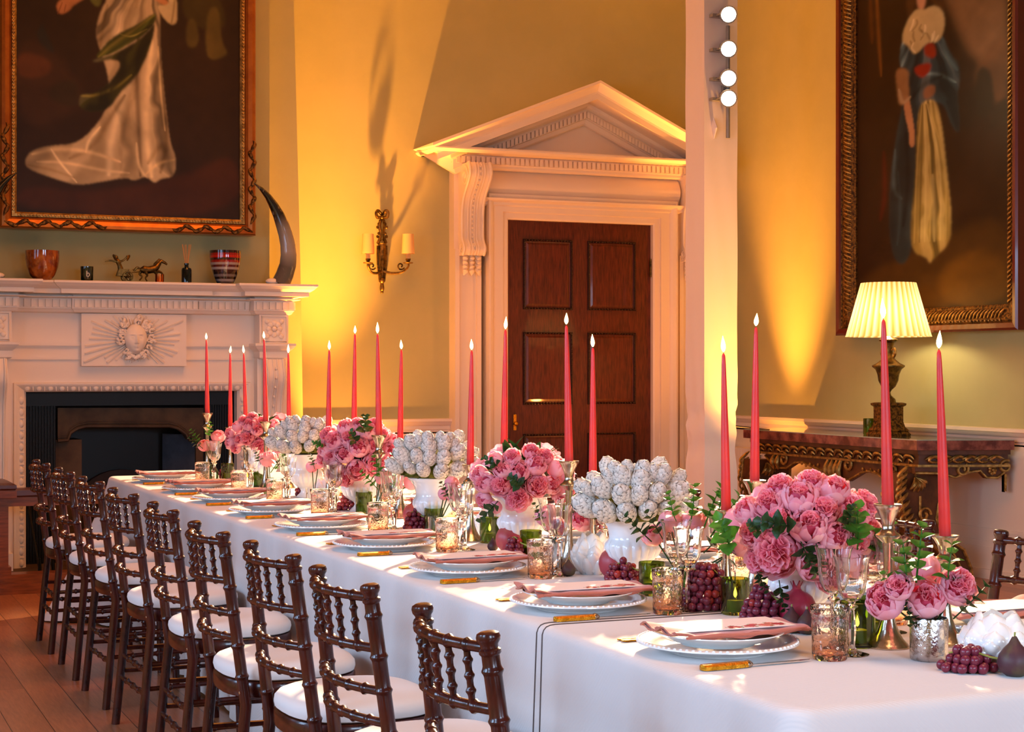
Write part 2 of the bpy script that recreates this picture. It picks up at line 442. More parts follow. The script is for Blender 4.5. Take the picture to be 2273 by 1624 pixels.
for sx in (FX0-.035, FX1+.035):
    eg = MB()
    for i in range(15):
        eg.ball((sx, 11.14, FZ-.06-i*.075), .02, (1, .7, 1.3), 10, 6)
        eg.tube([(sx-.02, 11.135, FZ-.098-i*.075), (sx+.02, 11.135, FZ-.098-i*.075)], [.005, .005], 5)
    loc_(eg).build('egg_and_dart_carving', M_white, T)
# entablature with breaks
SH = [(0, 1.80), (.015, 1.805), (.02, 1.815), (.035, 1.82), (.105, 1.822), (.105, 1.85), (.112, 1.852), (.135, 1.868), (.15, 1.885), (.155, 1.888), (.155, 1.90), (.15, 1.903)]
BED = [(0, 1.70), (.01, 1.705), (.02, 1.722), (.025, 1.725), (.025, 1.792), (.045, 1.795), (.06, 1.80), (.06, 1.805), (0, 1.806)]
def ent(x0, x1, yf, name):
    mb = MB().cornice(x0, x1, yf, YB, BED).cornice(x0, x1, yf, YB, SH)
    loc_(mb).build(name, M_white, T, smooth=False)
ent(1.25, 2.86, 11.10, 'mantel_shelf')
ent(1.66, 2.43, 11.075, 'mantel_shelf')
ent(2.84, 3.07, 10.99, 'mantel_shelf'); ent(2*FC-3.07, 2*FC-2.84, 10.99, 'mantel_shelf')
dn = MB()
def dentils(x0, x1, yf, z0, z1, p=.042, w_=.026, d=.018):
    k = int((x1-x0)/p)
    for i in range(k):
        x = x0 + (i+.5)*(x1-x0)/k
        dn.box(x-w_/2, x+w_/2, yf-d, yf+.002, z0, z1)
dentils(1.28, 1.64, 11.075, 1.735, 1.785); dentils(1.64, 2.455, 11.05, 1.735, 1.785); dentils(2.455, 2.815, 11.075, 1.735, 1.785)
dentils(2.82, 3.09, 10.965, 1.735, 1.785); dentils(2*FC-3.09, 2*FC-2.82, 10.965, 1.735, 1.785)
for yy in (11.0, 11.05, 11.1, 11.15, 11.2):
    dn.box(3.09, 3.112, yy, yy+.028, 1.735, 1.785)
loc_(dn).build('dentil_band', M_white, T, smooth=False)
for sgn, nm in ((1, 'r'), (-1, 'l')):
    q = (lambda x: x) if sgn > 0 else (lambda x: 2*FC-x)
    jb = MB()
    def bx(a, b, y0, y1, z0, z1): jb.box(min(q(a), q(b)), max(q(a), q(b)), y0, y1, z0, z1)
    bx(2.86, 3.06, 10.99, YB, 1.50, 1.705); bx(2.86, 3.06, 11.05, YB, 0, 1.50); bx(2.85, 3.08, 10.99, YB, 0, .16)
    j = loc_(jb).build('jamb', M_white, T, smooth=False)
    cp_ = MB().cornice(min(q(2.87), q(3.05)), max(q(2.87), q(3.05)), 10.99, YB, [(0, 1.40), (.013, 1.41), (.013, 1.45), (.035, 1.47), (.05, 1.49), (.05, 1.505), (0, 1.51)])
    loc_(cp_).build('jamb_cap', M_white, T, smooth=False)
    rs = MB(); cx_ = q(2.96)
    for i in range(8):
        a = i*math.pi/4
        rs.ball((cx_+.038*math.cos(a), 10.985, 1.605+.038*math.sin(a)), .02, (1, .5, 1), 8, 6)
    for i in range(4):
        a = i*math.pi/2+math.pi/4
        rs.ball((cx_+.07*math.cos(a), 10.985, 1.605+.07*math.sin(a)), .018, (1, .5, 1), 8, 6)
    rs.ball((cx_, 10.98, 1.605), .018, (1, .8, 1), 8, 6)
    rs.tube([(cx_-.085, 10.985, 1.52), (cx_+.085, 10.985, 1.52), (cx_+.085, 10.985, 1.69), (cx_-.085, 10.985, 1.69)], .006, 5, closed=True)
    loc_(rs).build('rosette', M_white, T)
    # scrolled console bracket
    sc = MB()
    pr = []
    for i in range(31):
        u = i/30; z = 1.40 - u*.95
        d = .075*math.exp(-((u-.12)/.13)**2) + .03*(1-u) + .05*math.exp(-((u-.93)/.07)**2) + .012
        pr.append((11.05-d, z))
    poly = pr + [(11.06, .45), (11.06, 1.40)]
    sc.prism(poly, lambda u_, v_, d_: (d_, u_, v_), q(2.89), q(3.03))
    for xo in (2.905, 2.945, 2.975, 3.015):
        sc.tube([(q(xo), y-.006, z) for y, z in pr], .007 if xo in (2.905, 3.015) else .005, 6)
    for i in range(12):
        sc.ball((q(2.96), pr[2+2*i][0]-.008, pr[2+2*i][1]), .009, (1, 1, 1.2), 6, 5)
    loc_(sc).build('scroll_bracket', M_white, T, angle=50)
# sun-face plaque
PL = MB().box(1.70, 2.386, 11.085, 11.15, 1.354, 1.697)
pl = loc_(PL).build('sun_plaque', M_white, T, smooth=False)
ry_ = MB(); pcx, pcz = 2.045, 1.53
rnd = random.Random(3)
for i in range(46):
    a = 2*math.pi*i/46 + rnd.uniform(-.03, .03)
    ex = .33/abs(math.cos(a)) if abs(math.cos(a)) > 1e-3 else 9; ez = .155/abs(math.sin(a)) if abs(math.sin(a)) > 1e-3 else 9
    r1 = min(ex, ez)*rnd.uniform(.75, 1.0)
    if r1 < .12: continue
    c, s_ = math.cos(a), math.sin(a)
    p0 = (pcx+.07*c, 11.075, pcz+.07*s_); p1 = (pcx+r1*c, 11.082, pcz+r1*s_)
    ry_.tube([p0, p1], [.004, .0085], 5)
loc_(ry_).build('sun_rays', M_white, pl); 
hd = MB()
loops = []
for i in range(61):      # face: a carved oval with brow, nose, lips and chin
    v = i/60; th = math.pi*v
    lp = []
    for j in range(57):
        a = math.pi*(j/56) + math.pi
        rx, rz_h = .072*(1.05-.9*max(0, .5-(1-v))**1.3), .100
        x = rx*math.sin(th)*math.cos(a); yy = .055*math.sin(th)*math.sin(a); z = rz_h*math.cos(th)
        ax = abs(x)
        G = lambda t, w_: math.exp(-(t/w_)**2)
        yy -= .017*G(ax, .0085)*G(z+.016, .020)+.006*G(ax, .007)*G(z-.012, .022)+.006*G(ax-.009, .005)*G(z+.026, .006)     # nose
        yy -= .008*G(ax, .018)*G(z+.043, .0042)+.009*G(ax, .014)*G(z+.052, .0045)-.004*G(ax, .018)*G(z+.0475, .002)+.008*G(ax, .02)*G(z+.075, .012)
        yy += .011*G(ax-.027, .014)*G(z-.012, .011)-.010*G(ax-.027, .010)*G(z-.011, .0055)-.003*G(ax-.04, .02)*G(z+.03, .02)                               # eye sockets
        yy -= .005*G(ax-.028, .018)*G(z-.030, .005)
        lp.append((pcx+x, 11.06+yy, pcz-.0+z))
    loops.append(lp)
hd.loft(loops, closed=False)
loc_(hd).build('sun_face', M_white, pl)
hr = MB()
for i in range(34):
    a = rnd.uniform(-.35, math.pi+.35) if i < 24 else rnd.choice([rnd.uniform(-1.2, -.3), rnd.uniform(math.pi+.3, math.pi+1.2)])
    rr = rnd.uniform(.082, .118)
    x, z = pcx+rr*.95*math.cos(a), pcz+rr*1.15*math.sin(a)+.005
    sp = spiral(x, z, .022, .004, a, a+5, 14)
    hr.tube([(u, 11.06-.012*rnd.random()-.0008*k, v) for k, (u, v) in enumerate(sp)], [.011-.0005*k for k in range(14)], 6)
for i in range(7):
    hr.ball((pcx-.045+.015*i, 11.055, pcz-.122+abs(i-3)*.008), .017, (1, .8, 1), 8, 6)
loc_(hr).build('sun_hair', M_white, pl)
# firebox
fb = MB().box(FX0, FX1, 11.72, 11.79, .06, FZ).box(FX0-.01, FX0+.002, 11.25, 11.75, 0, FZ).box(FX1-.002, FX1+.01, 11.25, 11.75, 0, FZ)
loc_(fb).build('firebox', M_black, T, smooth=False)
rb = MB().box(FX0, FX1, 11.30, 11.36, 1.09, FZ).box(FX0, wx(125, 11.3), 11.33, 11.36, .05, 1.1).box(wx(455, 11.3), FX1, 11.33, 11.36, .05, 1.1)
for a, b in ((FX0, wx(125, 11.3)), (wx(455, 11.3), FX1)):
    for i in range(11):
        x = a + (b-a)*(i+.5)/11
        rb.tube([(x, 11.33, .06), (x, 11.33, 1.09)], .007, 6)
loc_(rb).build('ribbed_iron_surround', M_black, T)
YI = 11.34
e = [(128, 905), (128, 978), (150, 976), (156, 960), (172, 950), (190, 945), (375, 945), (395, 950), (412, 962), (420, 976), (447, 978), (455, 978), (455, 905)]
pts = [(wx(a, YI), wz(a, b, YI)) for a, b in e]
ln = MB().prism(pts, lambda u, v, d: (u, d, v), YI, YI+.14)
for off in (0, .02, .035):
    ln.tube([(u, YI-.008+off*.3, v+off) for u, v in pts[1:-2]], .012 if off == 0 else .006, 6)
loc_(ln).build('inner_stone_lintel', M_stone, T, smooth=False)
js = MB().box(wx(125, YI), wx(183, YI), YI+.03, YI+.35, .05, wz(150, 976, YI)); loc_(js).build('inner_stone_jamb', M_stone, T, smooth=False)
js = MB().box(wx(436, YI), wx(457, YI), YI+.01, YI+.3, .05, wz(150, 976, YI))
loc_(js).build('inner_stone_jamb', M_stone, T, smooth=False)
sl = MB().loft([[(wx(380, YI), YI+.30, z), (wx(438, YI), YI+.04, z), (wx(440, YI), YI+.05, z), (wx(382, YI), YI+.33, z)] for z in (.05, wz(150, 976, YI)+.02)])
loc_(sl).build('slate_cheek', M_slate, T, smooth=False)
fbk = MB()
arc = [(2.06+.36*math.cos(a), .28+.36*math.sin(a)) for a in [math.pi*i/16 for i in range(17)]]
fbk.prism([(2.42, .06)] + arc + [(1.70, .06)], lambda u, v, d: (u, d, v), 11.66, 11.72)
loc_(fbk).build('iron_fireback', mat('rusty_iron', '2a1a14', .7), T, smooth=False)
struct('trim_3', MB().box(.86, 3.25, 10.55, YB+.5, 0, .05), M_stone)     # hearth slab

# club fender
F = thing('club_fender', 'dark wooden club fender with leather padded rail in front of the fireplace', 'fender', (1.4, 10.3, 0))
def lf(mb): mb.v = [(x-1.4, y-10.3, z) for x, y, z in mb.v]; return mb
ZT = wz(60, 1072, 10.35)
fx0, fx1 = .55, 3.0
lf(MB().box(fx0, fx1, 10.22, 10.40, 0, .06).box(fx0, fx1, 10.25, 10.38, .06, .115)).build('base', M_oak, F, smooth=False)
lf(MB().box(fx0, wx(33, 10.3), 10.20, 10.62, ZT-.075, ZT-.03).box(fx0, fx1, 10.26, 10.37, ZT-.13, ZT-.075)).build('rail', M_oak, F, smooth=False)
lf(MB().loft([[(fx0-d, 10.2-d, z), (wx(28, 10.3)+d, 10.2-d, z), (wx(28, 10.3)+d, 10.66, z), (fx0-d, 10.66, z)] for d, z in ((0, ZT-.03), (.012, ZT-.02), (.01, ZT), (-.02, ZT+.012), (-.1, ZT+.016))])).build('padded_seat', M_leather, F)
lf(MB().loft([[(wx(28, 10.3), 10.25-d, z), (fx1, 10.25-d, z), (fx1, 10.38+d, z), (wx(28, 10.3), 10.38+d, z)] for d, z in ((0, ZT-.075), (.015, ZT-.065), (.012, ZT-.035), (-.02, ZT-.025))])).build('padded_rail', M_leather, F)
for x in (fx0+.1, wx(0, 10.3), fx1-.08):
    lf(MB().box(x-.045, x+.045, 10.27, 10.36, .115, ZT-.13).box(x-.06, x+.06, 10.255, 10.375, .115, .16)).build('post', M_oak, F, smooth=False)
for k, (a, b, lab) in enumerate((((60, 1120), (88, 1262), 'fire iron leaning on the chimneypiece, the leftmost of the three'),
                                 ((75, 1120), (118, 1262), 'fire iron leaning on the chimneypiece, the middle of the three'),
                                 ((105, 1118), (130, 1268), 'fire iron leaning on the chimneypiece, the rightmost of the three'))):
    t_ = thing('fire_iron', 'long dark ' + lab, 'fire iron', (wx(b[0], 10.75), 10.75, .05), 0, 'fire irons by the hearth')
    bx_, by_, bz_ = wx(b[0], 10.75), 10.75, .05
    ex_, ez_ = wx(a[0], 11.0), wz(a[0], a[1], 11.0)+.06
    MB().tube([(0, 0, .02), ((ex_-bx_)*.6, .15, (ez_-bz_)*.6), (ex_-bx_, .25, ez_-bz_)], .007, 8).build('shaft', M_black, t_)
    MB().ball((ex_-bx_, .25, ez_-bz_), .016).build('knob', M_bronze, t_)
    MB().tube([(-.03, -.02, .01), (0, 0, .02), (.0, 0, .1)], [.006, .012, .009], 8).build('tip', M_black, t_)

# ------------------------------------------------------------------ door and doorcase
YP = 11.74
dx0, dx1, dz = wx(1123, YP), wx(1444, YP), wz(1284, 494, YP)
DC = (dx0+dx1)/2
D = bpy.data.objects.new('door_1', None); COL.objects.link(D); D['kind'] = 'structure'
MB().box(dx0, dx1, YP, YD-.005, 0.01, dz).build('door_leaf', M_maho, D, smooth=False)
pc = [(wx(1163, YP), wx(1268, YP)), (wx(1306, YP), wx(1408, YP))]
pr_ = [(wz(1284, 686, YP), wz(1284, 536, YP)), (wz(1284, 895, YP), wz(1284, 740, YP)), (wz(1284, 1110, YP), wz(1284, 963, YP))]
for x0, x1 in pc:
    for z0, z1 in pr_:
        p = MB().loft([[(x0+o, y, z0+o), (x1-o, y, z0+o), (x1-o, y, z1-o), (x0+o, y, z1-o)] for o, y in ((0, YP+.001), (.012, YP-.002), (.018, YP-.001), (.035, YP-.006), (.035, YP-.006))]).build('door_panel', M_maho, D, smooth=False)
        cv = MB().tube([(x0, YP-.004, z0), (x1, YP-.004, z0), (x1, YP-.004, z1), (x0, YP-.004, z1)], .013, 6, closed=True)
        k = 16
        for i in range(k):
            for zz in (z0, z1): cv.ball((x0+(x1-x0)*(i+.5)/k, YP-.012, zz), .009, (1, 1, .8), 6, 5)
            for xx in (x0, x1): cv.ball((xx, YP-.012, z0+(z1-z0)*(i+.5)/k), .009, (.8, 1, 1), 6, 5)
        cv.build('carved_moulding', M_mahod, p)
kx, kz = wx(1142, YP), wz(1142, 937, YP)
hh = MB().box(kx-.012, kx+.012, YP-.01, YP, kz-.06, kz+.06); hh.ball((kx, YP-.03, kz-.01), .018)
hh.build('door_handle', M_gold, D)
MB().tube([(dx1-.004, YP-.012, wz(1440, 615, YP)), (dx1-.004, YP-.012, wz(1440, 575, YP))], .01, 8).build('door_hinge', M_bronze, D)

K = bpy.data.objects.new('trim_4', None); COL.objects.link(K); K['kind'] = 'structure'
arch = [(0, 11.79), (0, 11.70), (.012, 11.69), (.05, 11.69), (.055, 11.68), (.055, 11.665), (.13, 11.665), (.135, 11.655), (.15, 11.64), (.17, 11.63), (.185, 11.63), (.19, 11.67), (.19, 11.8)]
MB().loft([[(dx0-o, y, 0), (dx0-o, y, dz+o), (dx1+o, y, dz+o), (dx1+o, y, 0)] for o, y in arch], closed=False).build('architrave', M_cream, K, smooth=False)
YF = 11.66
pxl = wx(1012, YF); hw = DC - pxl            # half width of doorcase
hwi = DC - wx(1073, YF)
zc0 = wz(1284, 446, 11.6)
for sgn in (1, -1):
    q = lambda x: DC + sgn*x
    mb = MB().box(min(q(hwi), q(hw)), max(q(hwi), q(hw)), 11.70, YD, 0, wz(1284, 388, YF))
    a, b = sorted((q(hwi+.01), q(hw)))
    for o0, o1 in ((.0, .035), (hw-hwi-.045, hw-hwi-.01)):
        a2, b2 = sorted((q(hwi+.01+o0), q(hwi+.01+o1)))
        mb.box(a2, b2, 11.675, 11.70, 0, wz(1284, 560, YF))
    mb.build('pilaster', M_cream, K, smooth=False)
    # corbel scroll
    cz0, cz1 = wz(1045, 605, YF), wz(1045, 366, YF)
    H = cz1-cz0; prf = []
    for i in range(41):
        u = i/40; z = cz1 - u*H*.84
        d = .07 + .17*math.exp(-((u-.10)/.22)**2) + .05*math.exp(-((u-.93)/.07)**2)
        prf.append((11.70-d, z))
    x0, x1 = sorted((q(hwi+.02), q(hw-.035)))
    cb = MB().prism(prf + [(11.71, prf[-1][1]-.005), (11.71, cz1)], lambda u, v, d: (d, u, v), x0, x1)
    for xo in (.0, .28, .42, .58, .72, 1.0):
        cb.tube([(x0+(x1-x0)*xo, y-.004, z) for y, z in prf], .012 if xo in (0, 1) else .006, 6)
    for i in range(19):
        y, z = prf[2+2*i]; cb.ball((x0+(x1-x0)*.5, y-.006, z), .009, (1, 1, 1.2), 6, 5)
    for xx in (x0-.004, x1+.004):      # side volutes
        sp = spiral(11.56, cz1-.10, .075, .012, math.pi*.5, math.pi*.5+9, 30)
        cb.tube([(xx, u, v) for u, v in sp], .007, 5)
        sp = spiral(11.62, prf[-4][1], .04, .008, -1, 8, 20)
        cb.tube([(xx, u, v) for u, v in sp], .006, 5)
    cb.build('corbel', M_cream, K, angle=50)
    lf_ = MB()
    zz0 = prf[-1][1]
    for row in range(4):
        for c in (-1, 0, 1):
            u0 = x0+(x1-x0)*(.5+.27*c); z0 = zz0-.005-row*.032
            lf_.tube([(u0, 11.66, z0), (u0+.01*c, 11.63, z0-.02), (u0+.018*c, 11.645, z0-.05)], [.016, .022, .004], 7)
    lf_.build('acanthus_pendant', M_cream, K)
# frieze, crown, dentils
zb = wz(1284, 385, 11.6)
fz = MB()
prof = []
for i in range(13):
    u = i/12; prof.append((11.70-.055*math.sin(math.pi*u), zc0+(zb-zc0)*u))
poly = prof + [(YD, zb), (YD, zc0)]
fz.prism(poly, lambda u, v, d: (d, u, v), DC-hwi-.0, DC+hwi+.0)
fz.build('frieze', M_cream, K, angle=50)
MB().cornice(DC-hwi+.0, DC+hwi-.0, 11.67, YD, [(0, zc0-.06), (.02, zc0-.05), (.02, zc0-.03), (.05, zc0-.012), (.055, zc0), (0, zc0+.002)]).build('crown_moulding', M_cream, K, smooth=False)
zt_ = wz(956, 318, 11.42)                     # upper edge of the level cornice at its left tip
xl = wx(956, 11.42); HW = DC-xl; dd = HW-hw; HR = .17   # outset at the tip
base = [(0, zb), (.02, zb+.012), (.02, zb+.03), (.03, zb+.035), (.03, zb+.10), (.05, zb+.105), (.075, zb+.125), (.08, zb+.13), (dd-.06, zb+.135), (dd-.06, zt_-.05), (dd-.04, zt_-.045), (dd-.02, zt_-.03), (dd-.02, zt_-.02), (0, zt_-.019)]
MB().cornice(DC-hw, DC+hw-HR, 11.66, YD, base).build('level_cornice', M_cream, K, smooth=False)
dt = MB(); k = 54
for i in range(k):
    x = DC-hw-.02+(2*hw+.04)*(i+.5)/k
    dt.box(x-.013, x+.013, 11.66-.052, 11.66-.028, zb+.04, zb+.09)
for i in range(4):
    for x in (DC-hw-.045, DC+hw+.03): dt.box(x, x+.015, 11.64+i*.04, 11.665+i*.04, zb+.04, zb+.09)
za = wz(1322, 180, 11.42)
yfr = 11.66-dd+.01
rake = [(dd, 0.0), (dd, .02), (dd-.02, .035), (dd-.05, .075), (dd-.055, .09), (dd-.055, .135), (.07, .14), (.065, .165), (.05, .175), (.035, .185), (.035, .255), (.02, .26), (.01, .29), (0, .30)]
slope = (za-zt_)/HW
rk = MB(); loops = []
for d, h in rake:
    y = 11.66-d
    hh_ = h
    loops.append([(DC-hw-d, y, zt_-hh_ + (HW-hw-d)*slope), (DC, y, za-hh_), (DC+hw-HR+d, y, zt_-hh_ + (HW-hw-d)*slope*HW/(HW-HR))])
loops = [[(a[0], YD, a[2]) for a in loops[0]]] + loops + [[(a[0], 11.70, a[2]) for a in loops[-1]]]
rk.loft(loops, closed=False)
nl = len(loops); rk.f += [tuple(3*i for i in range(nl)), tuple(3*i+2 for i in range(nl-1, -1, -1))]
rk.build('raking_cornice', M_cream, K, smooth=False)
zbase = zt_-.02
MB().prism([(DC-hw+.05, zbase), (DC+hw-.05-HR, zbase), (DC, za-.30)], lambda u, v, d: (u, d, v), 11.70, YD).build('tympanum', M_cream, K, smooth=False)
L_ = hw-.15
for sgn in (-1, 1):
    k = 27
    for i in range(k):
        LL = L_ if sgn < 0 else L_-HR; sl_ = slope if sgn < 0 else slope*HW/(HW-HR)
        x = (i+.5)/k*LL
        z = za-.225-x*sl_
        if z-.03 < zbase: continue
        dt.loft([[(DC+sgn*(x-.012), y, z+.024+.012*slope), (DC+sgn*(x+.012), y, z+.024-.012*slope), (DC+sgn*(x+.012), y, z-.024-.012*slope), (DC+sgn*(x-.012), y, z-.024+.012*slope)] for y in (11.66-.055, 11.66-.03)])
dt.build('dentil_band', M_cream, K, smooth=False)

# ------------------------------------------------------------------ lighting pole wrapped in white stretch fabric
U = thing('lighting_pole', 'tall square lighting pole wrapped in white stretch fabric standing right of the doorway', 'lighting pole', (PX, PY, 0))
def sleeve():
    mb = MB(); loops = []; rn = random.Random(5)
    zs = list(np.linspace(0, 1.4, 60)) + list(np.linspace(1.45, ZC-.02, 50))
    N_ = 48; h = .128
    for z in zs:
        l = []
        pinch = .010*math.exp(-((z-1.02)/.06)**2) + .012*math.exp(-((z-.80)/.08)**2)
        bulge = .0
        for j in range(N_):
            s_ = j/N_*4; e_ = int(s_); f_ = s_-e_
            a, b = [(-1, -1), (1, -1), (1, 1), (-1, 1), (-1, -1)][e_:e_+2]
            x, y = a[0]+(b[0]-a[0])*f_, a[1]+(b[1]-a[1])*f_
            wv = .0022*math.sin(z*26+x*3+y*4)*math.exp(-((z-.95)/.35)**2) + .003*math.sin(z*60+j*.9)*math.exp(-((z-1.0)/.12)**2) + .0012*math.sin(z*7+j)
            sc_ = h*(1-.0) - pinch + bulge + wv
            l.append((x*sc_, y*sc_, z))
        loops.append(l)
    return mb.loft(loops)
sleeve().build('fabric_sleeve', M_fabric, U, angle=60)
MB().tube([(.03, -.17, wz(1572, 305, 9.75)), (.03, -.17, wz(1572, 55, 9.75))], .014, 10).build('mounting_bar', M_metal, U)
MB().box(.0, .05, -.16, -.12, 3.2, 3.24).box(.0, .05, -.16, -.12, 3.7, 3.74).build('bar_clamp', M_metal, U)
kn = MB().tube([(-.06, -.14, 2.88), (-.062, -.15, 2.95), (-.066, -.145, 3.02)], [.004, .035, .004], 8, flat=.4)
kn.build('fabric_knot', M_fabric, U)
M_lens = mat('spot_lamp_lens', 'fff1d8', .3, emit='ffe2b0', estr=120)
for i, z in enumerate(LAMPZ):
    t_ = thing('spot_lamp', 'glowing round spot lamp on the lighting pole, %s from the top' % NTH[i], 'spot lamp', (5.712, 9.66, z), 0, 'spot lamps on the lighting pole')
    d = Vector((-.35, -1, -.28)).normalized(); P = Vector((0, 0, 0))
    def al(mb, dirv=d):
        q_ = dirv.to_track_quat('Z', 'Y').to_matrix()
        mb.v = [tuple(q_ @ Vector(v)) for v in mb.v]; return mb
    al(MB().lathe([(.03, -.12), (.045, -.11), (.052, -.06), (.056, 0), (.06, .0), (.06, .01), (.05, .01), (.048, -.005)], 20)).build('housing', M_metal, t_)
    al(MB().lathe([(.0005, .004), (.03, .006), (.05, .004), (.05, .0), (.0005, .0)], 20)).build('lens', M_lens, t_)
    MB().tube([(-.062, 0, 0), (-.062, .09, 0), (.0, .12, 0), (.062, .09, 0), (.062, 0, 0)], .006, 6).build('yoke', M_metal, t_)
    MB().box(-.09, .01, .05, .10, -.01, .01).build('clamp', M_metal, t_)

# radiator in the corner below the rail
rd = MB(); y0_, y1_ = ry(1640, XR), ry(1695, XR)
t_ = thing('radiator', 'ribbed cream radiator under the dado rail right of the lighting pole', 'radiator', (XR-.1, (y0_+y1_)/2, 0))
k = 15
for i in range(k):
    y = (y1_-y0_)*(i/(k-1)-.5)
    rd.tube([(0, y, .12), (0, y, .70)], .028, 8)
rd.build('ribs', M_cream, t_)
MB().box(-.02, .09, -abs(y1_-y0_)/2, abs(y1_-y0_)/2, .1, .15).box(-.02, .09, -abs(y1_-y0_)/2, abs(y1_-y0_)/2, .66, .71).box(-.02, .02, -.4, -.36, 0, .12).box(-.02, .02, .36, .4, 0, .12).build('frame', M_cream, t_, smooth=False)
# tall windows of the left and end walls (behind the camera's view)
wn = 0
for (cx_, cy_, horiz) in [(LX, .9, 0), (LX, 3.4, 0), (LX, 5.9, 0), (LX, 8.4, 0), (1.3, -3.0, 1), (4.4, -3.0, 1)]:
    wn += 1
    mb = MB()
    hw_ = .75
    for a, b, z0, z1 in [(-hw_, -hw_+.08, .6, 3.4), (hw_-.08, hw_, .6, 3.4), (-hw_, hw_, .6, .68), (-hw_, hw_, 3.32, 3.4), (-.02, .02, .68, 3.32), (-hw_, hw_, 1.55, 1.59), (-hw_, hw_, 2.4, 2.44)]:
        if horiz: mb.box(cx_+a, cx_+b, cy_, cy_+.03, z0, z1)
        else: mb.box(cx_, cx_+.03, cy_+a, cy_+b, z0, z1)
    struct('window_%d' % wn, mb, M_cream)
MB.smooth_short = True
